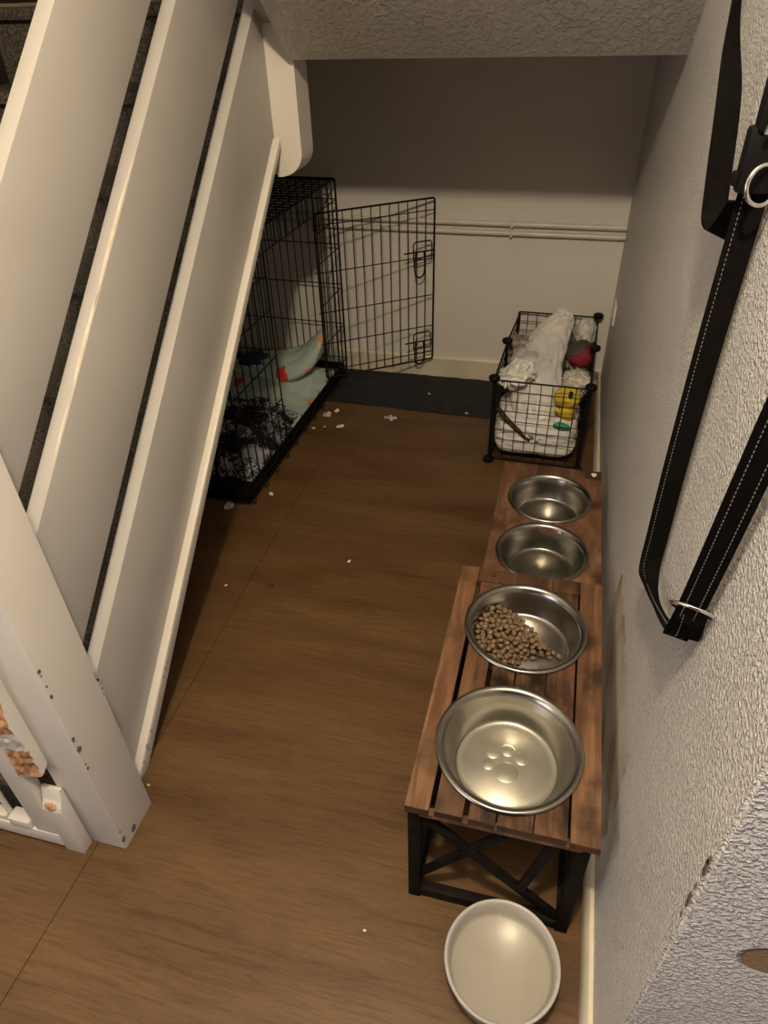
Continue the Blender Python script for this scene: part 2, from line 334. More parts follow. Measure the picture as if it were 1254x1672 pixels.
M_['navy'] = mat('navy_fleece', (0.025, 0.026, 0.06), 0.95, var=0.3)
M_['strap'] = mat('black_nylon_strap', (0.0045, 0.0038, 0.0034), 0.85, var=0.2, vscale=80, bump=0.3, bscale=400, spec=0.04)
M_['stitch'] = mat('grey_stitching', (0.16, 0.155, 0.15), 0.7)
M_['chrome'] = mat('chrome', (0.72, 0.71, 0.69), 0.18, 1.0, var=0.03)
M_['switch'] = mat('white_switch_plastic', (0.74, 0.72, 0.68), 0.35, var=0.02)
M_['paperw'] = mat('torn_white_paper', (0.74, 0.70, 0.64), 0.9, var=0.08, vscale=60)
M_['paperl'] = mat('torn_lilac_paper', (0.42, 0.34, 0.46), 0.9, var=0.15, vscale=60, col2=(0.62, 0.55, 0.62))

# ------------------------------------------------------------------ setting
D = 3.247          # back wall
SL = 0.886         # stair slope
def zs(z15, y): return z15 + (y - 1.5) * SL
# floor: two vinyl sheets with an open joint between
bm = boxbm((-2.12, -2.2, -0.06), (1.4, D, -0.004)); fl = struct('floor', bm, M_['chip'], smooth=0)
def seam(y): return -1.150 + 0.012 * math.sin(y * 2.1) + 0.012 * max(0, y - 1.6)
ys = [-2.2 + k * (D + 2.2) / 40 for k in range(41)]
for nm, sgn, xo in (('vinyl_sheet', 1, 1.4), ('vinyl_sheet', -1, -2.12)):
    poly = [(seam(y) + sgn * 0.0009, y) for y in ys] + [(xo, ys[-1]), (xo, ys[0])]
    mk(nm, prism(poly, 2, -0.004, 0.0), M_['floor'], fl, 30)
# right wall with its outside corner (return face looks towards the camera side)
bm = prism([(0, 0.414), (0, D + 0.1), (0.12, D + 0.1), (0.12, 0.534), (1.4, 0.534), (1.4, 0.414)], 2, 0, 2.95)
bmesh.ops.bevel(bm, geom=[e for e in bm.edges if abs(e.verts[0].co.x) < 1e-5 and abs(e.verts[1].co.x) < 1e-5 and abs(e.verts[0].co.y - 0.414) < 1e-5 and abs(e.verts[1].co.y - 0.414) < 1e-5], offset=0.004, segments=3, affect='EDGES')
rw = struct('wall_right', bm, M_['rwall'], smooth=40)
def chip(parent, plane, c, size, m, seed, name='paint_chip', asp=2.0, up=1.0, t=0.0012, h=None, off=None):
    """thin irregular flake-shaped scar: plane 'x+' / 'x-' / 'y-' gives the face it lies on"""
    r = random.Random(seed); n = 9; poly = []
    for k in range(n):
        a = 2 * PI * k / n; q = size * (0.55 + 0.6 * r.random()); poly.append((c[0] + q * math.cos(a), c[1] + q * asp * math.sin(a)))
    ax = 0 if plane[0] == 'x' else 1; s = 1 if plane[1] == '+' else -1
    bm = prism(poly, ax, h - 0.0006, h + t) if s > 0 else prism(poly, ax, h - t, h + 0.0006)
    if off is not None: bmesh.ops.translate(bm, verts=bm.verts, vec=-Vector(off))
    return mk(name, bm, m, parent, 0)
for k, (z, s) in enumerate(((0.872, 0.004), (0.858, 0.0055), (0.846, 0.0035), (0.812, 0.003), (0.785, 0.005), (0.770, 0.0035), (0.745, 0.003))):
    chip(rw, 'x-', (0.421, z), s, M_['chip'], 60 + k, 'plaster_chip', 2.4, h=0.0)
struct('wall_back', boxbm((-2.2, D, 0), (0.0, D + 0.1, 2.6)), M_['wall'], smooth=0)
struct('wall_left', boxbm((-2.22, -2.2, 0), (-2.12, D + 0.1, 3.2)), M_['wall'], smooth=0)
bm = prism([(0.35, 0.0), (0.75, 0.0), (2.30, 1.37), (D, 1.37), (D, 1.95), (2.30, 1.95), (0.35, 0.30)], 0, -2.1195, -2.100)
struct('trim_1', bm, M_['dark_trim'], smooth=0)  # added dark board so the left wall reads dark above the treads
struct('ceiling', boxbm((-2.12, -2.2, 2.95), (1.4, 1.0, 3.03)), M_['ceil'], smooth=0)
# sloping underside of the upper flight and the landing above the nook (one slab)
EY, EZ = 2.176, 1.459
bm = prism([(EY, EZ), (EY - 1.75, EZ + 1.75 * 0.83), (EY - 1.75, EZ + 1.75 * 0.83 + 0.16), (EY + 0.02, EZ + 0.15), (D, EZ + 0.15), (D, EZ), (EY + 0.06, EZ - 0.0)], 0, -1.062, 0.0)
# soften and roughen the lower edge
bmesh.ops.bevel(bm, geom=[e for e in bm.edges if all(abs(v.co.y - EY) < 1e-5 and abs(v.co.z - EZ) < 1e-5 for v in e.verts)], offset=0.008, segments=3, affect='EDGES')
struct('ceiling_soffit', bm, M_['soffit'], smooth=40)
struct('ceiling_landing', boxbm((-2.12, 2.31, EZ), (-1.062, D, EZ + 0.15)), M_['bare'], smooth=0)
bm = prism([(D - 0.018, 0), (D - 0.018, 0.100), (D - 0.010, 0.110), (D, 0.112), (D, 0)], 0, -2.12, 0.0); struct('baseboard_back', bm, M_['skirt'])
bm = prism([(0, 0), (-0.016, 0), (-0.016, 0.060), (-0.008, 0.072), (0, 0.074)], 1, 0.43, D - 0.018); struct('baseboard_right', bm, M_['skirt'])

# pipes along the back wall
for k, (z, lab) in enumerate(((0.768, 'upper of two white painted pipes running along the back wall'), (0.729, 'lower of two white painted pipes running along the back wall'))):
    e = empty('wall_pipe', lab, 'pipe', (-1.0, D - 0.016, z), group='pipes along the back wall')
    mk('tube', tube(bmesh.new(), smoothpath([(-1.1, 0, 0.004), (-0.3, 0, 0.001), (0.3, 0, -0.001), (1.0, 0, 0)], 4), 0.0115, 12), M_['pipe'], e)
    mk('pipe_clip', boxbm((0.505, -0.013, -0.017), (0.517, 0.016, 0.017), 0.003), M_['pipe'], e)
e = empty('socket_plate', 'small white switch plate on right wall behind wire basket', 'switch', (0, 3.03, 0.475))
mk('plate', boxbm((-0.010, -0.045, -0.045), (0, 0.045, 0.045), 0.004), M_['switch'], e)
mk('rocker', boxbm((-0.014, -0.012, -0.022), (-0.009, 0.012, 0.012), 0.002), M_['scuff'], e)

# ------------------------------------------------------------------ staircase
st = empty('staircase', 'white painted staircase with sloping side boards rising at left', 'staircase', (-1.11, 0.68, 0))
def W(bm, o=st):     # world-built geometry to the thing's own frame
    bmesh.ops.translate(bm, verts=bm.verts, vec=-o.location); return bm
XF, XB = -1.147, -1.183
Y0, Y1 = 0.735, 2.212
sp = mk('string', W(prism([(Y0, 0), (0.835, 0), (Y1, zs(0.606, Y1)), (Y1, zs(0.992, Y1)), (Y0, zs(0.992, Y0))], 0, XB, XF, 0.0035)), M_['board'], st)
mk('string_lip', W(prism([(0.795, 0.0), (0.835, 0.0), (Y1 - 0.015, zs(0.615, Y1 - 0.015)), (Y1 - 0.015, zs(0.6425, Y1 - 0.015)), (0.79, zs(0.6425, 0.79))], 0, XF - 0.002, -1.124, 0.004)), M_['paint'], sp)
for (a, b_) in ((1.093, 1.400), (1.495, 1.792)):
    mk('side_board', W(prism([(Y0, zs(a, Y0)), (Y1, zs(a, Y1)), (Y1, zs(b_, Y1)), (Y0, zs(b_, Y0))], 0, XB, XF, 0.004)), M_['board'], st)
mk('handrail', W(prism([(Y0 - 0.05, zs(2.08, Y0 - 0.05)), (Y1, zs(2.08, Y1)), (Y1, zs(2.16, Y1)), (Y0 - 0.05, zs(2.16, Y0 - 0.05))], 0, XB - 0.012, XF + 0.012, 0.010)), M_['paint'], st)
# worn paint along the lower end of the middle board's top edge
wm_ = mat('worn_wood', (0.60, 0.50, 0.40), 0.55, var=0.18, vscale=22)
for k, (yy, ln, wd) in enumerate(((1.30, 0.26, 0.007), (1.12, 0.16, 0.006), (0.98, 0.12, 0.004))):
    poly = [(yy - ln / 2 + ln * t / 8, XF - 0.0035 - wd * math.sin(PI * t / 8) ** 0.7) for t in range(9)] + [(yy + ln / 2, XF - 0.003), (yy - ln / 2, XF - 0.003)]
    bm = bmesh.new(); T = [bm.verts.new((x, y, zs(1.4004, y))) for y, x in poly]; B = [bm.verts.new((x, y, zs(1.398, y))) for y, x in poly]
    bm.faces.new(T); bm.faces.new(B[::-1])
    for q in range(len(T)): bm.faces.new([T[q], B[q], B[(q + 1) % len(T)], T[(q + 1) % len(T)]])
    mk('worn_edge', W(bm), wm_, st, 0)
# closed carpeted treads
for k in range(8):
    y = 0.70 + 0.226 * k - (0.055 if k == 0 else 0); z = 0.2 * (k + 1)
    yb = y + 0.256 + (0.055 if k == 0 else 0) if k < 7 else 2.34
    mk('tread', W(boxbm((-2.098, y - 0.025, z - 0.035), (XB - 0.002, yb, z), 0.010)), M_['carpet'], st)
    mk('riser', W(boxbm((-2.098, y, z - 0.2), (XB - 0.002, y + 0.02, z - 0.035))), M_['carpet'], st)
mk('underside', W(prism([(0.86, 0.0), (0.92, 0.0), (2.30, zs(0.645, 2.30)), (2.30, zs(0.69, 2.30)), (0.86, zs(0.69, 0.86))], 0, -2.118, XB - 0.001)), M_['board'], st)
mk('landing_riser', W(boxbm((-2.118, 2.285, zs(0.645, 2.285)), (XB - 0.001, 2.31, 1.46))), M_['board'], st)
# newel at the foot
nw = mk('newel_post', W(boxbm((-1.172, 0.622, 0), (-1.062, 0.743, 1.30), 0.006)), M_['paint'], st)
mk('newel_cap', W(boxbm((-1.182, 0.612, 1.30), (-1.052, 0.753, 1.335), 0.008)), M_['paint'], st)
for k, (y, z, s) in enumerate(((0.6285, 0.641, 0.0038), (0.628, 0.628, 0.0016), (0.628, 0.598, 0.0022), (0.6275, 0.568, 0.0042), (0.628, 0.433, 0.0048), (0.6295, 0.399, 0.0062), (0.628, 0.333, 0.0036), (0.6275, 0.347, 0.0018), (0.6275, 0.041, 0.0075), (0.664, 0.024, 0.0085), (0.627, 0.075, 0.0022))):
    chip(nw, 'x+', (y, z), s, M_['chip'], 10 + k, 'paint_chip', 1.5, h=-1.062, off=st.location)
for k, (y, z, s) in enumerate(((0.738, 0.498, 0.0055), (0.739, 0.472, 0.006), (0.740, 0.444, 0.005), (0.739, 0.295, 0.0035), (0.7385, 0.27, 0.003))):
    chip(nw, 'x+', (y, z), s, M_['scuff'], 30 + k, 'paint_chip', 3.6, h=-1.062, off=st.location)
for k, (y, zo, s) in enumerate(((0.825, 0.006, 0.011), (0.855, 0.004, 0.012), (0.885, 0.003, 0.008), (0.99, 0.003, 0.0055), (1.005, 0.003, 0.006), (1.02, 0.004, 0.004), (1.30, 0.005, 0.004))):
    chip(sp, 'x+', (y, zs(0.628, y) + zo * 0.3), s * 0.8, M_['scuff'], 45 + k, 'paint_chip', 1.5, h=-1.124, off=st.location)
# newel at the landing, with its rounded drop
x0, x1 = -1.150, -1.062
poly = [(x0, 1.149)]
for k in range(13):
    a = -PI / 2 + (PI / 2) * k / 12; poly.append((x1 - 0.080 + 0.080 * math.cos(a) , 1.149 + 0.070 + 0.070 * math.sin(a)))
poly += [(x1, 2.3), (x0, 2.3)]
mk('landing_newel', W(prism(poly, 1, 2.205, 2.312, 0.0)), M_['paint'], st, 30)
# string of the upper flight, running back up towards the camera
def zu(z0, y): return z0 + (2.205 - y) * SL
bm = prism([(2.205, 1.506), (0.95, zu(1.506, 0.95)), (0.95, zu(1.506, 0.95) + 0.36), (2.205, 1.866)], 0, -1.096, -1.063, 0.003)
mk('upper_string', W(bm), M_['paint'], st)
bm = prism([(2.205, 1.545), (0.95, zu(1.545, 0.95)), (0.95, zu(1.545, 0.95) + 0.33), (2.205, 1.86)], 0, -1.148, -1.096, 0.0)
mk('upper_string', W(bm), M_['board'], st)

# chewed batten and stub on the newel
ch = empty('wood_batten', 'white vertical batten on newel post with chewed raw wood edge', 'batten', (-1.178, 0.606, 0.318))
r = random.Random(3)
right = [(0.6215, 1.05), (0.6215, 0.335), (0.618, 0.327)]
left = []
for k in range(40):
    z = 0.318 + 0.33 * k / 39
    base = 0.596 if z < 0.335 else 0.598 - 0.010 * math.exp(-((z - 0.49) / 0.05) ** 2) if z < 0.60 else 0.590
    left.append((base + r.uniform(-0.0022, 0.0022), z))
poly = right + [(0.602, 0.318)] + left + [(0.588, 0.66), (0.588, 1.05)]
# built as strips so the gnawed side is uneven across its thickness too
bm = bmesh.new(); nx = 9; xs = [-1.205 + 0.050 * k / (nx - 1) for k in range(nx)]
rows = [[bm.verts.new((x, p[0] + (r.uniform(-0.0035, 0.0035) if 3 < i < len(poly) - 2 and 0 < j < nx - 1 else 0) - (0.0 if not (3 < i < len(poly) - 2) else 0.010 * (1 - (j / (nx - 1))) ** 1.0), p[1])) for j, x in enumerate(xs)] for i, p in enumerate(poly)]
n = len(poly)
for i in range(n):
    a, b_ = rows[i], rows[(i + 1) % n]
    zc = (poly[i][1] + poly[(i + 1) % n][1]) / 2; chew = 3 <= i < n - 2 and (zc < 0.40 or 0.47 < zc < 0.62)
    for j in range(nx - 1):
        f = bm.faces.new([a[j], a[j + 1], b_[j + 1], b_[j]]); f.material_index = 1 if chew else 0
bm.faces.new([rw_[-1] for rw_ in rows]); bm.faces.new([rw_[0] for rw_ in rows][::-1])
mk('batten', W(bm, ch), [M_['paint'], M_['raw']], ch, 40)
sb = empty('wood_stub', 'short white wood stub with chewed top at foot of newel post', 'batten', (-1.180, 0.606, 0))
bm = prism([(0.590, 0), (0.6215, 0), (0.6215, 0.235), (0.612, 0.238), (0.603, 0.205), (0.594, 0.190), (0.590, 0.178)], 0, -1.203, -1.154, 0.002)
mk('stub', W(bm, sb), M_['paint'], sb)
mk('raw_end', W(lump((-1.181, 0.597, 0.190), (0.017, 0.007, 0.010), 0.35, 3.0, 0.1, 5, 4, 3, rot=(-0.7, 0, 0)), sb), M_['raw'], sb, 60)

# stair gate across the foot of the stairs
g = empty('stair_gate', 'white metal stair gate across the foot of stairs', 'gate', (-1.235, 0.606, 0))
mk('gate_post', W(boxbm((-1.266, 0.592, 0.012), (-1.206, 0.620, 0.76), 0.004), g), M_['paint'], g)
mk('gate_post', W(boxbm((-2.10, 0.592, 0.012), (-2.05, 0.620, 0.76), 0.004), g), M_['paint'], g)
mk('bottom_rail', W(boxbm((-2.05, 0.590, 0.012), (-1.203, 0.622, 0.062), 0.005), g), M_['paint'], g)
mk('rail_step', W(boxbm((-1.335, 0.588, 0.055), (-1.275, 0.622, 0.088), 0.006), g), M_['paint'], g)
mk('rail_step', W(boxbm((-2.04, 0.594, 0.055), (-1.345, 0.620, 0.080), 0.005), g), M_['paint'], g)
mk('top_rail', W(boxbm((-2.05, 0.592, 0.735), (-1.266, 0.620, 0.760), 0.005), g), M_['paint'], g)
for k in range(11):
    x = -1.338 - 0.063 * k
    mk('gate_bar', W(tube(bmesh.new(), [(x, 0.606, 0.075), (x, 0.606, 0.74)], 0.0065, 10), g), M_['paint'], g)

# ------------------------------------------------------------------ wires
def unit_cyl(name, m, n=6):
    bm = bmesh.new(); tube(bm, [(0, 0, 0), (0, 0, 1)], 1.0, n)
    me = bpy.data.meshes.new(name); bmesh.ops.recalc_face_normals(bm, faces=bm.faces[:]); bm.to_mesh(me); bm.free(); me.materials.append(m)
    for p in me.polygons: p.use_smooth = len(p.vertices) == 4
    return me
WIRE = unit_cyl('wire', M_['wire'])
def wire(parent, p, q, r, name='wire'):
    p, q = Vector(p), Vector(q); d = q - p
    o = bpy.data.objects.new(name, WIRE); COL.objects.link(o); o.parent = parent
    o.matrix_basis = Matrix.Translation(p) @ d.to_track_quat('Z', 'Y').to_matrix().to_4x4() @ Matrix.Diagonal((r, r, d.length, 1))
    return o
def loop(bm, pts, r, n=6): return tube(bm, pts, r, n, True)
def rectframe(pts, r, cr=0.012):
    """rounded closed loop through four corners"""
    P = [Vector(p) for p in pts]; out = []
    for i in range(4):
        a, b_, c = P[i - 1], P[i], P[(i + 1) % 4]
        u = (a - b_).normalized() * cr; v = (c - b_).normalized() * cr
        for t in (0, 0.33, 0.67, 1): out.append(b_ + u * (1 - t) ** 2 + v * t ** 2)
    return loop(bmesh.new(), out, r, 8)

# dog crate
CL, CW, CH = 1.218, 0.76, 0.946
cr = empty('dog_crate', 'large black wire dog crate with open door under the stairs', 'crate', (-1.2873, 3.1801, 0), -0.0275)
FR, WR = 0.0040, 0.0024
def lin(a, b_, n): return [a + (b_ - a) * k / n for k in range(n + 1)]
DY0, DY1, DZ0, DZ1 = -0.82, -0.275, 0.085, 0.860       # door opening in the right side
pr = mk('side_panel', rectframe([(0, 0, 0.012), (0, -CL, 0.012), (0, -CL, CH), (0, 0, CH)], FR), M_['wire'], cr)
for y in lin(-CL, 0, 21)[1:-1]:
    if DY0 + 0.01 < y < DY1 - 0.01:
        wire(pr, (0, y, 0.012), (0, y, DZ0), WR); wire(pr, (0, y, DZ1), (0, y, CH), WR)
    else: wire(pr, (0, y, 0.012), (0, y, CH), WR)
for z in (0.05, DZ0): wire(pr, (0.003, -CL, z), (0.003, 0, z), WR)
for z in (0.27, 0.46, 0.65, 0.78):
    wire(pr, (0.003, -CL, z), (0.003, DY0, z), WR); wire(pr, (0.003, DY1, z), (0.003, 0, z), WR)
wire(pr, (0.003, -CL, DZ1), (0.003, 0, DZ1), WR)
wire(pr, (0.003, DY0, DZ0), (0.003, DY0, DZ1), FR * 0.8); wire(pr, (0.003, DY1, DZ0), (0.003, DY1, DZ1), FR * 0.8)
for k in range(11):                                      # feet loops below the tray
    y = -CL + 0.012 + 0.113 * k
    mk('foot_loop', tube(bmesh.new(), [(0.0, y, 0.10), (0.012, y, 0.012), (0.014, y + 0.006, 0.004), (0.014, y + 0.022, 0.004), (0.012, y + 0.026, 0.012), (0, y + 0.026, 0.05)], 0.0022, 6), M_['wire'], pr)
pl = mk('side_panel', rectframe([(-CW, 0, 0.012), (-CW, -CL, 0.012), (-CW, -CL, CH), (-CW, 0, CH)], FR), M_['wire'], cr)
for y in lin(-CL, 0, 21)[1:-1]: wire(pl, (-CW, y, 0.012), (-CW, y, CH), WR)
for z in (0.085, 0.27, 0.46, 0.65, 0.86): wire(pl, (-CW - 0.003, -CL, z), (-CW - 0.003, 0, z), WR)
for yy in (0, -CL):
    pe = mk('end_panel', rectframe([(0, yy, 0.015), (-CW, yy, 0.015), (-CW, yy, CH - 0.004), (0, yy, CH - 0.004)], FR), M_['wire'], cr)
    for x in lin(-CW, 0, 20)[1:-1]: wire(pe, (x, yy, 0.015), (x, yy, CH - 0.004), WR)
    for z in (0.085, 0.27, 0.47, 0.66, 0.86): wire(pe, (0, yy + 0.003, z), (-CW, yy + 0.003, z), WR)
pt = mk('top_panel', rectframe([(0, 0, CH), (-CW, 0, CH), (-CW, -CL, CH), (0, -CL, CH)], FR), M_['wire'], cr)
for y in lin(-CL, 0, 28)[1:-1]: wire(pt, (0, y, CH), (-CW, y, CH), WR)
for x in lin(-CW, 0, 17)[1:-1]: wire(pt, (x, 0, CH + 0.003), (x, -CL, CH + 0.003), WR)
mk('carry_clip', rectframe([(-0.33, -0.02, CH + 0.004), (-0.23, -0.02, CH + 0.004), (-0.23, -0.002, CH + 0.006), (-0.33, -0.002, CH + 0.006)], 0.003), M_['wire'], pt)
tr = bmesh.new()
box(tr, (-CW + 0.01, -CL + 0.01, 0.013), (-0.008, -0.010, 0.020))
for a, b_ in (((-0.016, -CL + 0.01, 0.013), (-0.008, -0.01, 0.062)), ((-CW + 0.01, -CL + 0.01, 0.013), (-CW + 0.018, -0.01, 0.062)), ((-CW + 0.01, -CL + 0.01, 0.013), (-0.008, -CL + 0.018, 0.062)), ((-CW + 0.01, -0.018, 0.013), (-0.008, -0.01, 0.062))):
    box(tr, a, b_, 0.002)
mk('tray', tr, M_['plastic'], cr)
# open door, swung round towards the back wall (hinge at DY1)
hx, hy = 0.004, DY1
M0 = Matrix.Rotation(-0.0275, 4, 'Z'); M0.translation = Vector((-1.2873, 3.1801, 0)); Mi = M0.inverted()
hinge = Mi @ Vector((-1.3005, 2.905, 0)); free = Mi @ Vector((-0.834, 3.205, 0))
hinge.z = free.z = 0; dv = (free - hinge); DWd = dv.length; dv.normalize()
def dp(u, z): return hinge + dv * u + Vector((0, 0, z))
HB, HT = 0.100, 0.862
def zt(u, z): return z + 0.012 * (u / DWd)             # the door sags up slightly at its free edge
def dq(u, z): return dp(u, zt(u, z))
dr = mk('door', rectframe([dq(0, HB), dq(DWd, HB), dq(DWd, HT), dq(0, HT)], FR), M_['wire'], cr)
for k in range(1, 13): u = DWd * k / 13; wire(dr, dq(u, HB), dq(u, HT), WR)
for f in (0.052, 0.23, 0.43, 0.67, 0.935): z = HB + (HT - HB) * f; wire(dr, dq(-0.012, z), dq(DWd, z), WR)
nv = dv.cross(Vector((0, 0, 1))).normalized()
for zc in (0.640, 0.205):
    lb = bmesh.new(); o_ = nv * 0.010; uc = DWd - 0.105
    def lp(du, dz): return dq(uc + du, zc + dz) + o_
    tube(lb, [lp(-0.045, 0), lp(0.105, 0)], 0.0035, 6)
    tube(lb, [lp(0.0, -0.036), lp(0.0, 0.035), lp(0.012, 0.045), lp(0.082, 0.045), lp(0.09, 0.035), lp(0.09, -0.036), lp(0.0, -0.036)], 0.003, 6)
    tube(lb, smoothpath([lp(0.012, 0.0), lp(0.006, -0.07), lp(0.012, -0.105), lp(0.032, -0.118), lp(0.050, -0.105), lp(0.056, -0.07), lp(0.052, 0.0)], 4), 0.0035, 6)
    mk('latch', lb, M_['wire'], dr)
for z in (0.16, 0.63, 0.79): mk('hinge_ring', loop(bmesh.new(), [dq(0, z) + Vector((0.009 * math.cos(a), 0.009 * math.sin(a), 0.002 * a)) for a in [k * PI / 4 for k in range(8)]], 0.0022), M_['wire'], dr)

# bedding in the crate (heightfields in world space)
def sheet(x0, x1, y0, y1, nx, ny, hf, edge=None, thick=0.008):
    bm = bmesh.new(); T = []; B = []
    for i in range(nx + 1):
        for j in range(ny + 1):
            u, v = i / nx, j / ny
            x = x0 + (x1 - x0) * u; y = y0 + (y1 - y0) * v
            if edge: x, y = edge(x, y, u, v)
            z = hf(x, y, u, v); T.append(bm.verts.new((x, y, z))); B.append(bm.verts.new((x, y, z - thick)))
    S = ny + 1
    for i in range(nx):
        for j in range(ny):
            a = i * S + j; q = (a, a + S, a + S + 1, a + 1)
            bm.faces.new([T[k] for k in q]); bm.faces.new([B[k] for k in reversed(q)])
    def wall(k1, k2): bm.faces.new([T[k1], T[k2], B[k2], B[k1]])
    for i in range(nx): wall(i * S, (i + 1) * S); wall(i * S + ny, (i + 1) * S + ny)
    for j in range(ny): wall(j, j + 1); wall(nx * S + j, nx * S + j + 1)
    return bm
def g2(x, y, cx, cy, sx, sy): return math.exp(-((x - cx) / sx) ** 2 - ((y - cy) / sy) ** 2)
def hm(x, y, u, v):
    e = min(1, min(u, 1 - u, v, 1 - v) * 9)
    z = 0.040 + 0.012 * e + e * (0.055 * g2(x, y, -1.60, 2.98, 0.26, 0.14) + 0.035 * fbm(Vector((x * 4, y * 4, 1)), 3) + 0.020 * (0.3 - abs(mnoise.noise(Vector((x * 7, y * 5, 4))))))
    return max(0.030, z)
bm = sheet(-2.00, -1.315, 2.52, 3.13, 60, 56, hm, lambda x, y, u, v: (x + 0.02 * fbm(Vector((0, y * 5, 2)), 2) * (u < .98), y))
mk('mint_blanket', bm, M_['mint'], None, 60, 'mint blanket with orange and pink shapes lying flat in crate', 'blanket')
# pillow of the same cloth propped up against the far right corner
def hfur(x, y, u, v):
    e = min(1, min(u, 1 - u, v, 1 - v) * 7)
    z = 0.032 + e * (0.075 + 0.055 * fbm(Vector((x * 5.5, y * 5.5, 8)), 3) + 0.035 * g2(x, y, -1.5, 2.55, 0.2, 0.1) + 0.004 * mnoise.noise(Vector((x * 90, y * 90, 3))) + 0.028 * (0.35 - abs(mnoise.noise(Vector((x * 8, y * 11, 5))))))
    return max(0.030, z)
bm = sheet(-1.98, -1.345, 2.10, 2.66, 90, 80, hfur, lambda x, y, u, v: (x + 0.03 * fbm(Vector((0, y * 6, 2)), 2) * (u < .97), y + 0.03 * fbm(Vector((x * 6, 0, 5)), 2)))
mk('fleece_blanket', bm, M_['fur'], None, 60, 'shaggy black and white fleece blanket heaped in crate front', 'blanket')
mk('navy_cloth', lump((-1.70, 2.96, 0.13), (0.085, 0.055, 0.045), 0.3, 2, 0.15, 4, 9), M_['navy'], None, 60, 'dark navy cloth bundle at back of the crate', 'cloth')

# black lino strip by the back wall
r = random.Random(5)
edge = [(-1.33 + 0.93 * k / 24, 2.858 - 0.020 * k / 24 + r.uniform(-0.003, 0.003)) for k in range(25)]
edge += [(-0.40 - 0.93 * k / 24, 3.222 + r.uniform(-0.006, 0.004)) for k in range(25)]
fm = mk('lino_strip', prism(edge, 2, 0.0005, 0.004), M_['lino'], None, 0, 'strip of black lino on the floor along back wall', 'mat')

# ------------------------------------------------------------------ wire basket
S = 0.368
bk = empty('wire_basket', 'black wire grid toy basket standing in the back right corner', 'basket', (-0.4472, 2.4819, 0), -0.0283)
def grid(p, u, v, L_=0.352, name='grid_panel'):
    p, u, v = Vector(p), Vector(u).normalized(), Vector(v).normalized()
    o = mk(name, rectframe([p, p + u * L_, p + u * L_ + v * L_, p + v * L_], 0.0034, 0.010), M_['wire'], bk)
    for k in range(1, 8):
        t = L_ * k / 8
        wire(o, p + u * t, p + u * t + v * L_, 0.0016); wire(o, p + v * t, p + v * t + u * L_, 0.0016)
    return o
z0 = 0.026; k0 = 0.008
Z = (0, 0, 1)
grid((k0, 0, z0), (1, 0, 0), Z)                                   # front
grid((0, k0, z0), (0, 1, 0), Z); grid((S, k0, z0), (0, 1, 0), Z)   # near sides
Ld = math.atan2(0.012, 0.369)
grid((0.0, S + k0, z0), (math.sin(Ld), math.cos(Ld), 0), Z); grid((S, S + k0, z0), (0, 1, 0), Z)
grid((k0 - 0.004, 2 * S, z0), (1, 0, 0), Z)                         # back
grid((k0, k0, 0.022), (1, 0, 0), (0, 1, 0)); grid((k0, S + k0, 0.022), (1, 0, 0), (0, 1, 0))
def connector(x, y, z, up):
    prof = [(0, 0), (0.012, 0.001), (0.020, 0.006), (0.0225, 0.013), (0.0225, 0.019), (0.019, 0.023), (0, 0.024)]
    bm = lathe(prof, 20, (0, 0, 0), False)
    c = mk('connector', bm, M_['plastic'], bk)
    c.location = (x, y, z)
    if not up:
        c.rotation_euler = (PI, 0, 0)
        for dx in (-0.005, 0.005): mk('slot', boxbm((dx - 0.0012, -0.0235, 0.006), (dx + 0.0012, -0.0215, 0.018)), M_['stitch'], c)
    return c
for (x, y) in ((0, 0), (S, 0), (0, S), (S, S), (S, 2 * S)):
    connector(x, y, z0 + 0.352 - 0.006, True); connector(x, y, 0.0245, False)
    wire(bk, (x, y, 0.02), (x, y, 0.375), 0.0055, 'corner_post')

# contents
mk('white_cloth', lump((-0.268, 2.655, 0.112), (0.166, 0.162, 0.086), 0.03, 2.0, 0.09, 4.5, 2, 5, 5.0), M_['cloth'], None, 60, 'white cotton cloth bunched in the bottom of wire basket', 'cloth')
def sweep(path, wid, thk, right, n=30, seg=6, seed=0, amp=0.012, freq=14):
    P = smoothpath(path, seg); m = len(P); bm = bmesh.new(); rings = []
    def ip(a, t): t *= len(a) - 1; i = min(int(t), len(a) - 2); return a[i] + (a[i + 1] - a[i]) * (t - i)
    for i, p in enumerate(P):
        d = (P[min(i + 1, m - 1)] - P[max(i - 1, 0)]).normalized(); rt = Vector(right); rt = (rt - d * rt.dot(d)).normalized(); up = d.cross(rt)
        w_, t_ = ip(wid, i / (m - 1)), ip(thk, i / (m - 1)); ring = []
        for k in range(n):
            a = 2 * PI * k / n; q = p + rt * math.cos(a) * w_ + up * math.sin(a) * t_
            so = Vector((seed * 3.3, seed, 0)); nz = 0.35 - abs(mnoise.noise(Vector((math.cos(a) * 3.0, math.sin(a) * 3.0, i * 0.10)) + so)) + 0.6 * mnoise.noise(q * freq + so)
            q += (rt * math.cos(a) + up * math.sin(a)) * nz * amp; ring.append(bm.verts.new(q))
        rings.append(ring)
    for i in range(m - 1):
        for k in range(n): bm.faces.new([rings[i][k], rings[i][(k + 1) % n], rings[i + 1][(k + 1) % n], rings[i + 1][k]])
    bm.faces.new(rings[0][::-1]); bm.faces.new(rings[-1]); return bm
bm = sweep([(-0.268, 2.522, 0.150), (-0.283, 2.60, 0.235), (-0.29, 2.78, 0.285), (-0.272, 2.96, 0.335), (-0.222, 3.07, 0.405), (-0.198, 3.10, 0.440)], [0.050, 0.100, 0.098, 0.088, 0.052, 0.022], [0.014, 0.036, 0.042, 0.038, 0.026, 0.008], (1, 0, 0.1), 60, 16, 3, 0.016, 9)
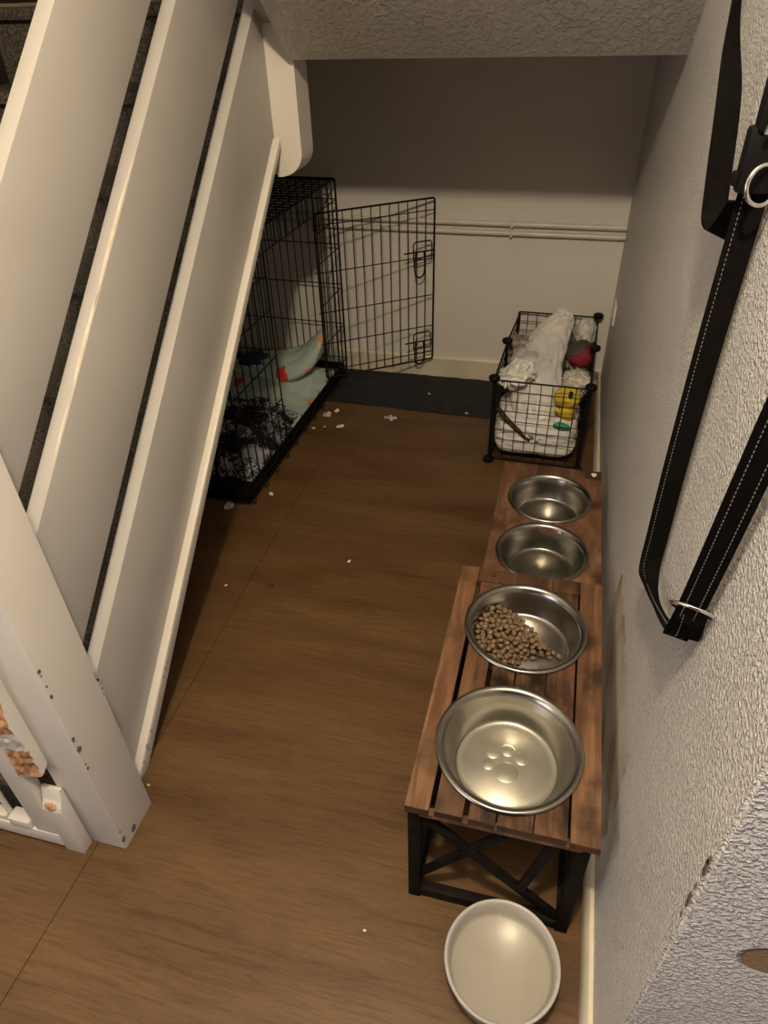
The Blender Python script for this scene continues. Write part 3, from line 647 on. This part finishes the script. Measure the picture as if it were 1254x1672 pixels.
mk('plastic_bag', bm, M_['bag'], None, 60, 'long white plastic bag sticking up out of wire basket', 'bag')
# pillow of the same cloth, bent up against the far right corner
bm = sweep([(-1.84, 2.955, 0.105), (-1.66, 2.955, 0.112), (-1.52, 2.965, 0.125), (-1.43, 2.985, 0.165), (-1.375, 3.02, 0.225), (-1.345, 3.05, 0.285)], [0.045, 0.095, 0.115, 0.115, 0.095, 0.050], [0.022, 0.042, 0.048, 0.046, 0.036, 0.012], (0, 0.93, 0.30), 40, 9, 5, 0.012, 9)
mk('mint_pillow', bm, M_['mint'], None, 60, 'mint patterned pillow bent up in the crate corner', 'pillow')
mk('plastic_bag', lump((-0.370, 2.640, 0.335), (0.074, 0.056, 0.044), 0.30, 1.4, 0.45, 2.4, 6, 5, rot=(0.3, -0.45, 0.3)), M_['bag'], None, 60, 'small crumpled white bag by left side of wire basket', 'bag')
mk('plastic_bag', lump((-0.107, 3.09, 0.345), (0.045, 0.04, 0.065), 0.25, 1.8, 0.3, 3.0, 8, 4), M_['bag_grey'], None, 60, 'thin greyish bag in back right corner of wire basket', 'bag')
mk('plastic_bag', lump((-0.345, 2.85, 0.29), (0.075, 0.11, 0.055), 0.2, 1.6, 0.25, 3.0, 12, 4), M_['bag_grey'], None, 60, 'thin greyish bag under the long white bag in basket', 'bag')
def fluffy(name, c, rad, m, label, seed, nh=420, hl=0.022):
    e = empty(name, label, 'toy', c)
    mk('body', lump((0, 0, 0), rad, 0.2, 2, 0, 4, seed), m, e, 60)
    r = random.Random(seed); bm = bmesh.new()
    for _ in range(nh):
        d = Vector((r.gauss(0, 1), r.gauss(0, 1), r.gauss(0, 1))).normalized(); p = Vector((d.x * rad[0], d.y * rad[1], d.z * rad[2])) * 0.97
        t = (d + 0.9 * Vector((r.uniform(-1, 1), r.uniform(-1, 1), r.uniform(-1, 1) - 0.4))).normalized(); s = t.orthogonal().normalized() * 0.0022
        q = p + t * hl * r.uniform(0.6, 1.2); v = [bm.verts.new(p - s), bm.verts.new(p + s), bm.verts.new(q)]; bm.faces.new(v)
    f = mk('plush_pile', bm, m, e, 0); f['kind'] = 'stuff'
    return e
fluffy('plush_toy', (-0.125, 2.74, 0.275), (0.055, 0.060, 0.045), M_['fluff'], 'fluffy cream plush toy above the yellow toy in basket', 21)
fluffy('plush_toy', (-0.385, 2.965, 0.325), (0.050, 0.050, 0.040), M_['greyplush'], 'shaggy taupe plush toy at left rear of wire basket', 22)
e = empty('fabric_ball', 'crimson and charcoal fabric ball in right rear of basket', 'ball', (-0.122, 2.915, 0.322))
def ballpart(zlo, zhi, rr):
    bm = bmesh.new(); bmesh.ops.create_icosphere(bm, subdivisions=4, radius=1)
    for v in bm.verts:
        z = max(zlo, min(zhi, v.co.z)); k = rr * (1 + 0.08 * mnoise.noise(v.co * 2)); sc_ = math.sqrt(max(0, 1 - z * z)) / max(1e-4, math.sqrt(max(1e-8, 1 - v.co.z ** 2))) if abs(v.co.z) < 0.9999 else 0
        v.co = Vector((v.co.x * min(sc_, 30) * k, v.co.y * min(sc_, 30) * k, z * k))
    bmesh.ops.rotate(bm, matrix=Euler((0.15, -0.55, 0)).to_matrix(), verts=bm.verts, cent=(0, 0, 0)); return bm
mk('crimson_panel', ballpart(-0.55, 0.55, 0.060), M_['red'], e, 50, 'crimson middle panel')
mk('charcoal_panel', ballpart(0.55, 1.0, 0.0604), M_['darkgrey'], e, 50, 'charcoal top panel')
mk('charcoal_panel', ballpart(-1.0, -0.55, 0.0602), M_['black'], e, 50, 'black bottom panel')
e = empty('rubber_toy', 'yellow squeaky toy by front right of wire basket', 'toy', (-0.160, 2.565, 0.262))
mk('head', lump((0, 0, 0.026), (0.054, 0.040, 0.043), 0.10, 1.8, 0.04, 3, 31), M_['yellow'], e, 60)
mk('body', lump((0.008, -0.002, -0.040), (0.034, 0.030, 0.034), 0.10, 1.8, 0.04, 3, 32), M_['yellow'], e, 60)
mk('black_patch', lump((0.012, -0.030, 0.052), (0.009, 0.012, 0.017), 0.15, 2, 0, 3, 33, 3), M_['black'], e, 60, 'black patch on the forehead')
mk('arm', lump((-0.026, -0.022, -0.028), (0.022, 0.012, 0.010), 0.1, 2, 0, 3, 34, 3, rot=(0, 0.5, 0)), M_['yellow'], e, 60)
e = empty('chew_toy', 'green rubber leaf shaped toy on white cloth in basket', 'toy', (-0.262, 2.498, 0.120))
for k, (dx, dz, ry) in enumerate(((-0.016, 0.008, 0.6), (0.004, -0.002, 1.3), (0.022, 0.010, -0.7))): mk('leaf', lump((dx, 0, dz), (0.024, 0.010, 0.011), 0.2, 2, 0.1, 3, 41 + k, 3, rot=(0, ry, 0)), M_['green'], e, 60)
mk('chew_toy', lump((-0.165, 2.500, 0.190), (0.034, 0.012, 0.014), 0.3, 2, 0.1, 3, 45, 3, rot=(0, 0.1, 0)), M_['teal'], None, 60, 'teal rubber piece below the yellow toy in basket', 'toy')
mk('leather_strap', tube(bmesh.new(), smoothpath([(-0.425, 2.499, 0.245), (-0.390, 2.496, 0.205), (-0.345, 2.495, 0.162), (-0.305, 2.495, 0.128), (-0.285, 2.496, 0.116)], 5), 0.0105, 8), M_['brown'], None, 60, 'dark brown leather strap hanging inside front of basket', 'strap')

# ------------------------------------------------------------------ near feeding bench
BX0, BX1, BY0, BY1, BH = -0.394, -0.034, 0.677, 1.375, 0.379
bn = empty('feeding_bench', 'nearer feeding bench, reclaimed slats over dark crossed frame', 'bench', (-0.214, BY0, 0), group=None)
BOWLS = {'big': (-0.216, 0.850, 0.134), 'food': (-0.213, 1.186, 0.130)}
def W2(bm): bmesh.ops.translate(bm, verts=bm.verts, vec=-bn.location); return bm
def slat(xa, xb, ya, yb, za, zb, holes):
    """slat outline cut by round bowl holes, extruded: split along y where a hole takes all its width"""
    n = 90; runs = []; cur = None
    def span(y):
        a, b_ = [(xa, xb)], None
        iv = [(xa, xb)]
        for (cx, cy, r_) in holes:
            d = r_ * r_ - (y - cy) ** 2
            if d > 0:
                h = math.sqrt(d); l, rr = cx - h, cx + h; nv_ = []
                for (p, q) in iv:
                    if l > p: nv_.append((p, min(q, l)))
                    if rr < q: nv_.append((max(p, rr), q))
                iv = [t for t in nv_ if t[1] - t[0] > 0.0015]
        return iv
    ys_ = sorted(set([ya + (yb - ya) * k / n for k in range(n + 1)]))
    bm = bmesh.new()
    for k in range(n):
        y1_, y2_ = ys_[k], ys_[k + 1]; iv = span((y1_ + y2_) / 2)
        i1, i2 = span(y1_ + 1e-6), span(y2_ - 1e-6)
        for (p, q) in iv:
            def near(ivs):
                return min(ivs, key=lambda t: abs(t[0] - p) + abs(t[1] - q)) if ivs else (p, q)
            a, c = near(i1), near(i2)
            vs_ = [bm.verts.new(v) for v in ((a[0], y1_, zb), (a[1], y1_, zb), (c[1], y2_, zb), (c[0], y2_, zb), (a[0], y1_, za), (a[1], y1_, za), (c[1], y2_, za), (c[0], y2_, za))]
            for f in ((0, 1, 2, 3), (7, 6, 5, 4), (0, 4, 5, 1), (1, 5, 6, 2), (2, 6, 7, 3), (3, 7, 4, 0)): bm.faces.new([vs_[t] for t in f])
    bmesh.ops.remove_doubles(bm, verts=bm.verts, dist=1e-5)
    # drop the inner partition faces
    seen = {}
    for f in bm.faces: seen.setdefault(frozenset(v.index for v in f.verts), []).append(f)
    bm.verts.index_update()
    seen = {}
    for f in bm.faces: seen.setdefault(tuple(sorted(v.index for v in f.verts)), []).append(f)
    dele = [f for fs in seen.values() if len(fs) > 1 for f in fs]
    bmesh.ops.delete(bm, geom=dele, context='FACES_ONLY')
    return bm
def islands(bm):
    bm.verts.ensure_lookup_table(); seen = set(); out = []
    for v0 in bm.verts:
        if v0 in seen: continue
        stack = [v0]; seen.add(v0); fs = set()
        while stack:
            v = stack.pop()
            for f in v.link_faces:
                fs.add(f)
                for u in f.verts:
                    if u not in seen: seen.add(u); stack.append(u)
        nb = bmesh.new(); mp = {}
        for f in fs:
            nb.faces.new([mp.setdefault(v, nb.verts.new(v.co)) if v not in mp else mp[v] for v in f.verts])
        out.append(nb)
    bm.free(); return sorted(out, key=lambda b: min(v.co.y for v in b.verts))
HL = [(c[0], c[1], c[2]) for c in BOWLS.values()]
wid = BX1 - BX0
cuts = [(0.0, 0.128, 1), (0.157, 0.305, 0), (0.336, 0.474, 0), (0.485, 0.665, 0), (0.672, 0.838, 0), (0.852, 1.0, 1)]
for k, (a, b_, outer) in enumerate(cuts):
    y1_ = BY1 if outer else BY1 - 0.050; za = BH - 0.020; y0_ = BY0 + (0 if outer else 0.003)
    zt_ = BH - (0.0 if outer else 0.002) - (0.0008 if k % 2 else 0)
    xa, xb = BX0 + wid * a, BX0 + wid * b_
    ss_ = [mk('slat', W2(ib), M_['benchw' if outer or k == 1 else 'bench_stained'], bn, 0) for ib in islands(slat(xa, xb, y0_, y1_, za, zt_, HL))]; s_ = ss_[0]
    mk('slat_end', W2(boxbm((xa, y0_ - 0.0012, za), (xb, y0_ + 0.0006, zt_ - 0.0006))), M_['bench_end'], s_, 0)
mk('end_batten', W2(boxbm((BX0 + wid * 0.132, BY1 - 0.048, BH - 0.020), (BX0 + wid * 0.66, BY1, BH - 0.001), 0.001)), M_['benchw'], bn, 0)
mk('end_batten', W2(boxbm((BX0 + wid * 0.664, BY1 - 0.048, BH - 0.020), (BX0 + wid * 0.848, BY1, BH - 0.0005), 0.001)), M_['benchw'], bn, 0)
for x in (BX0 + wid * 0.24, BX0 + wid * 0.74): mk('screw_plug', W2(lathe([(0, 0.0), (0.005, 0.0), (0.006, -0.001), (0.006, -0.004), (0, -0.004)], 14, (x, BY1 - 0.022, BH + 0.0006), False)), M_['bench_end'], bn)
mk('apron', W2(boxbm((BX0 + 0.028, BY0 + 0.002, BH - 0.033), (BX1 - 0.028, BY0 + 0.018, BH - 0.0205), 0.001)), M_['benchw'], bn, 0)
lx0, lx1 = BX0 + 0.004, BX1 - 0.012; lw = 0.026
zt_ = BH - 0.020
for (x, y) in ((lx0, BY0 + 0.006), (lx1 - lw, BY0 + 0.006), (lx0, BY1 - 0.032), (lx1 - lw, BY1 - 0.032)):
    mk('leg', W2(boxbm((x, y, 0), (x + lw, y + lw, zt_), 0.002)), M_['frame'], bn)
for y in (BY0 + 0.008, BY1 - 0.030):
    mk('bottom_rail', W2(boxbm((lx0 + lw, y, 0.006), (lx1 - lw, y + 0.022, 0.034), 0.002)), M_['frame'], bn)
    mk('top_rail', W2(boxbm((lx0 + lw, y + 0.011, zt_ - 0.030), (lx1 - lw, y + 0.022, zt_ - 0.013), 0.001)), M_['frame'], bn)
for x in (lx0 + 0.002, lx1 - lw + 0.002):
    mk('side_rail', W2(boxbm((x, BY0 + 0.032, 0.006), (x + 0.022, BY1 - 0.032, 0.032), 0.002)), M_['frame'], bn)
    mk('side_rail', W2(boxbm((x, BY0 + 0.032, zt_ - 0.026), (x + 0.022, BY1 - 0.032, zt_), 0.002)), M_['frame'], bn)
    for (ya, za, yb, zb) in ((BY0 + 0.03, 0.03, BY1 - 0.03, zt_ - 0.024), (BY0 + 0.03, zt_ - 0.024, BY1 - 0.03, 0.03)):
        mk('cross_brace', W2(bar(bmesh.new(), (x + 0.011, ya, za), (x + 0.011, yb, zb), 0.012 if za < 0.1 else 0.010, 0.020, 0.001)), M_['frame'], bn)
fy = BY0 + 0.019; xi0, xi1 = lx0 + lw, lx1 - lw
mk('cross_brace', W2(bar(bmesh.new(), (xi0, fy, zt_ - 0.035), (xi1, fy, 0.040), 0.020, 0.012, 0.001, Vector((0, 1, 0)))), M_['frame'], bn)
mk('cross_brace', W2(bar(bmesh.new(), (xi0, fy + 0.003, 0.085), (xi0 + 0.62 * (xi1 - xi0), fy + 0.003, zt_ - 0.014), 0.018, 0.010, 0.001, Vector((0, 1, 0)))), M_['frame'], bn)
mk('cross_brace', W2(bar(bmesh.new(), (xi0 + 0.71 * (xi1 - xi0), fy - 0.002, 0.125), (xi0 + 0.875 * (xi1 - xi0), fy - 0.002, zt_ - 0.016), 0.018, 0.010, 0.001, Vector((0, 1, 0)))), M_['frame'], bn)

# ------------------------------------------------------------------ bowls
def steel_bowl(name, label, c, rim, depth, rb, lip=0.010, water=None, tin=None, emboss=False, mm=None, bot=None):
    """bowl hung in a hole; c = centre of the rim plane's seat"""
    e = empty(name, label, 'bowl', c, group='steel feeding bowls in the benches')
    t = 0.0012; R0 = rim - lip
    out = [(rb - 0.012, -depth - t), (rb, -depth + 0.006), (R0 - 0.010, -0.016), (R0 - 0.002, -0.004), (R0 + 0.002, 0.000)]
    prof = [(0, -depth - t), (rb - 0.014, -depth - t), (rb - 0.004, -depth + 0.003), (R0 - 0.012, -0.030), (R0 - 0.006, -0.008), (R0 - 0.001, 0.0005), (R0 + 0.004, 0.0006),
            (rim - 0.003, 0.0006), (rim, 0.0030), (rim - 0.0015, 0.0062), (rim - 0.005, 0.0075), (R0 + 0.002, 0.0062), (R0 - 0.003, 0.0025), (R0 - 0.0072, -0.008), (R0 - 0.0135, -0.030), (rb - 0.006, -depth + 0.0055), (rb - 0.010, -depth + 0.0015), (rb - 0.016, -depth), (rb * 0.80, -depth + 0.0000), (rb * 0.78, -depth + 0.0018), (0, -depth + 0.0018)]
    bm = lathe(prof, 72, (0, 0, 0), False)
    for f in bm.faces:
        if f.calc_center_median().z < -depth + 0.0019: f.material_index = 1
    mk('shell', bm, [M_['steel'], M_[bot or 'steel3']], e, 50)
    if water is not None:
        f = (water + 0.030) / (depth - 0.030) if water < -0.030 else 0
        rw_ = (R0 - 0.0135) + (rb - 0.006 - (R0 - 0.0135)) * min(1, max(0, (-water - 0.030) / (depth - 0.0355)))
        disc_up(mk('water', lathe([(0, water), (rw_ - 0.0004, water)], 64, (0, 0, 0), False), M_['water'], e, 60))
    if emboss:
        for (dx, dy, r_) in ((-0.030, 0.022, 0.015), (0.000, 0.034, 0.015), (0.030, 0.020, 0.015), (-0.036, -0.008, 0.013), (0.002, -0.018, 0.024)):
            mk('embossed_pad', lathe([(0, 0.0018), (r_ - 0.003, 0.0015), (r_, 0.0)], 28, (dx, dy, -depth + 0.0018), False), M_['steel2'], e, 60)
    return e
zb = BH + 0.0002
steel_bowl('steel_bowl', 'largest steel water bowl, nearest the camera in front bench', (-0.216, 0.850, zb), 0.150, 0.068, 0.114, 0.013, -0.026, emboss=True, bot='steel2')
steel_bowl('steel_bowl', 'steel bowl half full of brown kibble in front bench', (-0.213, 1.186, zb), 0.146, 0.070, 0.118, 0.013)
# kibble: one by one, lying in the near left part of the bowl
kb = bmesh.new(); bmesh.ops.create_uvsphere(kb, u_segments=10, v_segments=6, radius=1.0)
for v in kb.verts: v.co = Vector((v.co.x * 0.0078, v.co.y * 0.0068, v.co.z * 0.0042))
kme = bpy.data.meshes.new('kibble'); kb.to_mesh(kme); kb.free(); kme.materials.append(M_['kibble'])
for p in kme.polygons: p.use_smooth = True
r = random.Random(11); zf = zb - 0.070 + 0.0018
pts = []
def hh_(x, y):
    d = math.hypot(x, y)
    right = -0.018 + 0.95 * (0.100 - y) if y > -0.02 else 0.096 + 3.2 * (y + 0.02)
    right = max(right, 0.012) if y < -0.02 else right
    return min(0.040, max(0.0, (right - x) * 0.55)) if d < 0.118 else 0
for lay in range(6):
    placed = []; zl = 0.0068 * lay
    for _ in range(5000):
        x, y = r.uniform(-0.118, 0.10), r.uniform(-0.112, 0.112)
        if math.hypot(x, y) > 0.1060 + 0.22 * zl or hh_(x, y) < zl + 0.003: continue
        if hh_(x, y) > zl + 0.024: continue              # only the pieces near the surface of the heap
        if all((x - a) ** 2 + (y - b_) ** 2 > 0.0142 ** 2 for a, b_ in placed): placed.append((x, y))
    for (x, y) in placed: pts.append((x, y, zf + 0.0047 + zl + r.uniform(-0.0006, 0.0006)))
pts = sorted(pts, key=lambda p: -p[2])[:290]
pts += [(0.052, -0.062, zf + 0.0045), (0.058, -0.088, zf + 0.006), (0.035, -0.085, zf + 0.0045), (0.070, -0.076, zf + 0.006)]
for k, (x, y, z) in enumerate(pts):
    o = bpy.data.objects.new('kibble', kme); COL.objects.link(o); o.location = (-0.213 + x, 1.186 + y, z)
    o.rotation_euler = (r.uniform(-0.5, 0.5), r.uniform(-0.5, 0.5), r.uniform(0, 6.3)); s_ = r.uniform(0.85, 1.08); o.scale = (s_, s_, s_)
    tag(o, 'round brown kibble piece heaped in the steel food bowl', 'kibble', 'kibble in the steel food bowl')

# far feeder board with two sunk bowls
Z2 = 0.28
b2 = empty('feeding_bench', 'farther and lower feeding bench, worn board with two bowls', 'bench', (-0.185, 1.73, 0))
def W3(bm): bmesh.ops.translate(bm, verts=bm.verts, vec=-b2.location); return bm
X20, X21, Y20, Y21 = -0.350, -0.022, 1.405, 2.058
H2 = [(-0.1905, 1.592, 0.120), (-0.186, 1.868, 0.120)]
for (a, b_) in ((X20, -0.238), (-0.2372, -0.128), (-0.1272, X21)):
    for ib in islands(slat(a, b_, Y20, Y21, Z2 - 0.022, Z2, H2)): mk('top_board', W3(ib), M_['bench2'], b2, 0)
mk('corner_block', W3(boxbm((X21 - 0.055, Y21 - 0.050, Z2 - 0.004), (X21 - 0.004, Y21 - 0.004, Z2 + 0.0012), 0.0008)), M_['bench_end'], b2, 0, 'darker square corner')
mk('paint_spot', W3(prism([(X21 - 0.026 + 0.009 * math.cos(a) * (1 + .3 * math.sin(3 * a)), Y21 - 0.026 + 0.012 * math.sin(a)) for a in [k * PI / 5 for k in range(10)]], 2, Z2 + 0.001, Z2 + 0.002)), M_['paperw'], b2, 0, 'white paint spot')
mk('side_apron', W3(boxbm((X20 + 0.004, Y20 + 0.004, Z2 - 0.075), (X20 + 0.020, Y21 - 0.004, Z2 - 0.022))), M_['bench2'], b2, 0)
mk('side_apron', W3(boxbm((X21 - 0.020, Y20 + 0.004, Z2 - 0.075), (X21 - 0.004, Y21 - 0.004, Z2 - 0.022))), M_['bench2'], b2, 0)
mk('end_apron', W3(boxbm((X20 + 0.020, Y20 + 0.004, Z2 - 0.075), (X21 - 0.020, Y20 + 0.020, Z2 - 0.022))), M_['bench2'], b2, 0)
mk('end_apron', W3(boxbm((X20 + 0.020, Y21 - 0.020, Z2 - 0.075), (X21 - 0.020, Y21 - 0.004, Z2 - 0.022))), M_['bench2'], b2, 0)
for (x, y) in ((X20 + 0.02, Y20 + 0.02), (X21 - 0.06, Y20 + 0.02), (X20 + 0.02, Y21 - 0.06), (X21 - 0.06, Y21 - 0.06)):
    mk('leg', W3(boxbm((x, y, 0), (x + 0.04, y + 0.04, Z2 - 0.022), 0.002)), M_['bench2'], b2)
steel_bowl('steel_bowl', 'steel bowl with clear water, nearer one in the far bench', (-0.1905, 1.592, Z2 + 0.0002), 0.136, 0.070, 0.104, 0.012, -0.024)
steel_bowl('steel_bowl', 'empty steel bowl nearest the wire basket', (-0.186, 1.868, Z2 + 0.0002), 0.134, 0.078, 0.108, 0.010)

# bowl on the floor
e = empty('water_bowl', 'pale water bowl standing on floor before the benches', 'bowl', (-0.1755, 0.5675, 0))
prof = [(0, 0.012), (0.078, 0.012), (0.082, 0.0), (0.090, 0.0), (0.099, 0.020), (0.108, 0.080), (0.1085, 0.0865)]
mk('outer_wall', lathe(prof, 72, (0, 0, 0), False), M_['enamel_out'], e, 50)
prof = [(0.1085, 0.0865), (0.1125, 0.0875), (0.1135, 0.0905), (0.1120, 0.0935), (0.1085, 0.0940), (0.1055, 0.0915), (0.1040, 0.080), (0.1000, 0.056), (0.094, 0.050), (0, 0.0495)]
mk('inner_shell', lathe(prof, 72, (0, 0, 0), False), M_['enamel'], e, 50)
disc_up(mk('water', lathe([(0, 0.072), (0.1024, 0.072)], 64, (0, 0, 0), False), M_['water'], e))

# ------------------------------------------------------------------ leash on the right wall
ls = empty('dog_leash', 'black nylon dog leash with metal rings hanging on right wall', 'leash', (-0.02, 0.95, 1.2))
def ribbon(path, wv, width, thick=0.0026, seg=6, stitch=None):
    P = smoothpath(path, seg); Wv = smoothpath(wv, seg); m = len(P); bm = bmesh.new(); rows = []; lines = []
    for i, p in enumerate(P):
        d = (P[min(i + 1, m - 1)] - P[max(i - 1, 0)]).normalized(); w_ = Vector(Wv[i]); w_ = (w_ - d * w_.dot(d)).normalized(); nn = d.cross(w_)
        h, t = width / 2, thick / 2
        rows.append([bm.verts.new(p + w_ * a * h + nn * b_ * t) for a, b_ in ((-1, -1), (1, -1), (1, 1), (-1, 1))])
        lines.append((p, d, w_, nn, h, t))
    for i in range(m - 1):
        for k in range(4): bm.faces.new([rows[i][k], rows[i][(k + 1) % 4], rows[i + 1][(k + 1) % 4], rows[i + 1][k]])
    bm.faces.new(rows[0][::-1]); bm.faces.new(rows[-1])
    return bm, lines
def strap(path, wv, width, stitches=(), thick=0.0026, seg=8):
    bm, ln = ribbon(path, wv, width, thick, seg)
    bmesh.ops.translate(bm, verts=bm.verts, vec=-ls.location)
    o = mk('strap', bm, M_['strap'], ls, 40)
    if stitches:
        sb_ = bmesh.new(); acc = 0; pitch = 0.0062
        for i in range(len(ln) - 1):
            p, d, w_, nn, h, t = ln[i]; q = ln[i + 1][0]; L_ = (q - p).length; s = -acc
            while s + pitch < L_:
                s += pitch; c = p + d * s
                for f in stitches:
                    for sg in (-1, 1):
                        cc = c + w_ * h * f + nn * (t + 0.0003) * sg
                        bar(sb_, cc - d * 0.0016, cc + d * 0.0016, 0.0011, 0.0011, 0, w_)
            acc = L_ - s
        bmesh.ops.translate(sb_, verts=sb_.verts, vec=-ls.location)
        so = mk('stitching', sb_, M_['stitch'], o, 0, 'pale grey stitch line'); so['kind'] = 'stuff'
    return o
X_ = (-1, 0.25, 0)
# A: first length coming down from above the frame, turning behind the second one
strap([(-0.060, 1.30, 1.80), (-0.050, 1.24, 1.585), (-0.040, 1.18, 1.475), (-0.030, 1.165, 1.370), (-0.026, 1.15, 1.325), (-0.025, 1.10, 1.318), (-0.024, 1.05, 1.345), (-0.024, 1.00, 1.385)],
      [(-0.3, -1, 0), (-0.45, -1, 0), (-1, -0.3, 0), (-1, 0.1, 0), (-1, 0.2, 0.2), (-1, 0.2, 0.4), (-1, 0.2, 0.3), (-1, 0.1, 0)], 0.034)
# B: long length from the buckle down to the fold
strap([(-0.022, 0.962, 1.46), (-0.022, 0.964, 1.38), (-0.024, 0.966, 1.20), (-0.024, 0.968, 1.0), (-0.022, 0.970, 0.87), (-0.022, 0.960, 0.800), (-0.020, 0.900, 0.800), (-0.019, 0.80, 0.850), (-0.019, 0.70, 0.918), (-0.020, 0.672, 0.945), (-0.022, 0.665, 1.0)],
      [X_, X_, X_, X_, X_, (-1, 0.1, 0.15), (-0.8, -0.2, 0.8), (-0.7, -0.2, 0.7), (-1, 0, 0.1), X_, X_], 0.034, (0.55,))
# C: doubled near length through the sliding ring
strap([(-0.026, 0.690, 0.922), (-0.026, 0.668, 0.985), (-0.027, 0.640, 1.10), (-0.028, 0.605, 1.265), (-0.028, 0.575, 1.42), (-0.028, 0.55, 1.70)],
      [X_] * 6, 0.031, (-0.5, 0.5), 0.005)
def ringobj(name, c, rad, tr_, nrm, m=None, sx=1.0):
    nrm = Vector(nrm).normalized(); a = nrm.orthogonal().normalized(); b_ = nrm.cross(a)
    a = Vector((-1, 0, 0)); a = (a - nrm * a.dot(nrm)).normalized(); b_ = nrm.cross(a)
    bm = loop(bmesh.new(), [Vector(c) + a * rad * sx * math.cos(t) + b_ * rad * math.sin(t) for t in [2 * PI * k / 28 for k in range(28)]], tr_, 8)
    bmesh.ops.translate(bm, verts=bm.verts, vec=-ls.location)
    return mk(name, bm, m or M_['chrome'], ls, 60)
ringobj('slide_ring', (-0.0255, 0.6595, 1.000), 0.0250, 0.0026, (0.25, 0.72, 0.66), sx=1.0)
bm = bmesh.new(); box(bm, (-0.046, 0.945, 1.405), (-0.004, 0.972, 1.475), 0.006); box(bm, (-0.040, 0.940, 1.470), (-0.008, 0.970, 1.530), 0.006); box(bm, (-0.051, 0.950, 1.412), (-0.044, 0.966, 1.428), 0.003)
bmesh.ops.translate(bm, verts=bm.verts, vec=-ls.location); mk('buckle', bm, M_['plastic'], ls)
ringobj('leash_ring', (-0.020, 0.935, 1.418), 0.0215, 0.0028, (0.55, -1.0, 0.15))
bm = bmesh.new(); bar(bm, (-0.030, 0.935, 1.47), (-0.018, 0.905, 1.545), 0.010, 0.005, 0.002); bmesh.ops.translate(bm, verts=bm.verts, vec=-ls.location); mk('clip', bm, M_['chrome'], ls)

# ------------------------------------------------------------------ scraps on the floor
def scrap(x, y, s, m, label, seed, cat='paper', name='paper_scrap', z=0.0002, grp='torn paper scraps on the floor', th=0.0012):
    r = random.Random(seed); n = 11; bm = bmesh.new(); T = []; B = []
    for k in range(n):
        a = 2 * PI * k / n; q = s * (0.72 + 0.38 * r.random()) * (1 + 0.25 * math.cos(2 * a + seed)); h = r.uniform(0, s * 0.35)
        T.append(bm.verts.new((q * math.cos(a), q * math.sin(a), h + th))); B.append(bm.verts.new((q * math.cos(a), q * math.sin(a), h)))
    ct = bm.verts.new((0, 0, s * 0.25 + th)); cb_ = bm.verts.new((0, 0, s * 0.25))
    for k in range(n):
        j = (k + 1) % n; bm.faces.new([T[k], T[j], ct]); bm.faces.new([B[j], B[k], cb_]); bm.faces.new([T[j], T[k], B[k], B[j]])
    zm = min(v.co.z for v in bm.verts)
    for v in bm.verts: v.co.z -= zm
    return mk(name, bm, m, None, 0, label, cat, grp, loc=(x, y, z))
scrap(-0.945, 2.748, 0.026, M_['paperl'], 'torn lilac paper scrap alone on floor before black strip', 1)
scrap(-0.922, 2.757, 0.010, M_['paperw'], 'small white paper flake touching the lone lilac scrap', 2)
scrap(-1.246, 2.722, 0.026, M_['paperl'], 'torn lilac paper scrap beside the crate edge', 3)
scrap(-1.215, 2.768, 0.016, M_['paperw'], 'white paper scrap just behind the lilac scrap by crate', 4)
scrap(-1.155, 2.627, 0.017, M_['paperw'], 'curled white paper scrap on floor right of crate', 5)
scrap(-1.225, 2.612, 0.006, M_['paperw'], 'tiny white paper fleck left of the curled scrap', 6)
scrap(-1.272, 2.590, 0.010, M_['paperw'], 'white paper sliver close to crate foot loops', 7)
scrap(-1.268, 2.055, 0.012, M_['paperw'], 'white paper bit by the crate front foot loop', 8)
scrap(-1.400, 1.945, 0.028, M_['bag_grey'], 'crumpled pale scrap under the crate front corner', 9)
scrap(-0.842, 1.730, 0.0065, M_['paperw'], 'white crumb in the middle of the bare floor', 10, 'crumb', 'crumb', grp='crumbs on the floor')
scrap(-1.220, 1.519, 0.005, M_['paperw'], 'white crumb in the shadow beside the stair string', 11, 'crumb', 'crumb', grp='crumbs on the floor')
scrap(-0.465, 0.587, 0.0035, M_['paperw'], 'white crumb on floor left of the pale bowl', 12, 'crumb', 'crumb', grp='crumbs on the floor')
scrap(-1.097, 0.785, 0.004, mat('yellow_crumb', (0.7, 0.5, 0.08), 0.8), 'tiny yellow crumb by foot of newel post', 13, 'crumb', 'crumb', grp='crumbs on the floor')
scrap(-0.600, 2.862, 0.008, M_['paperw'], 'white crumb on black strip close to the basket', 14, 'crumb', 'crumb', z=0.0042, grp='crumbs on the floor')
scrap(-0.812, 3.02, 0.007, M_['paperw'], 'white crumb in the middle of black strip', 15, 'crumb', 'crumb', z=0.0042, grp='crumbs on the floor')
o = mk('kibble', lump((0, 0, 0), (0.009, 0.009, 0.0045), 0.1, 2, 0, 3, 77, 3), M_['brown'], None, 60, 'single dark kibble piece lying on floor near the seam', 'kibble', loc=(-1.066, 1.55, 0.0047))
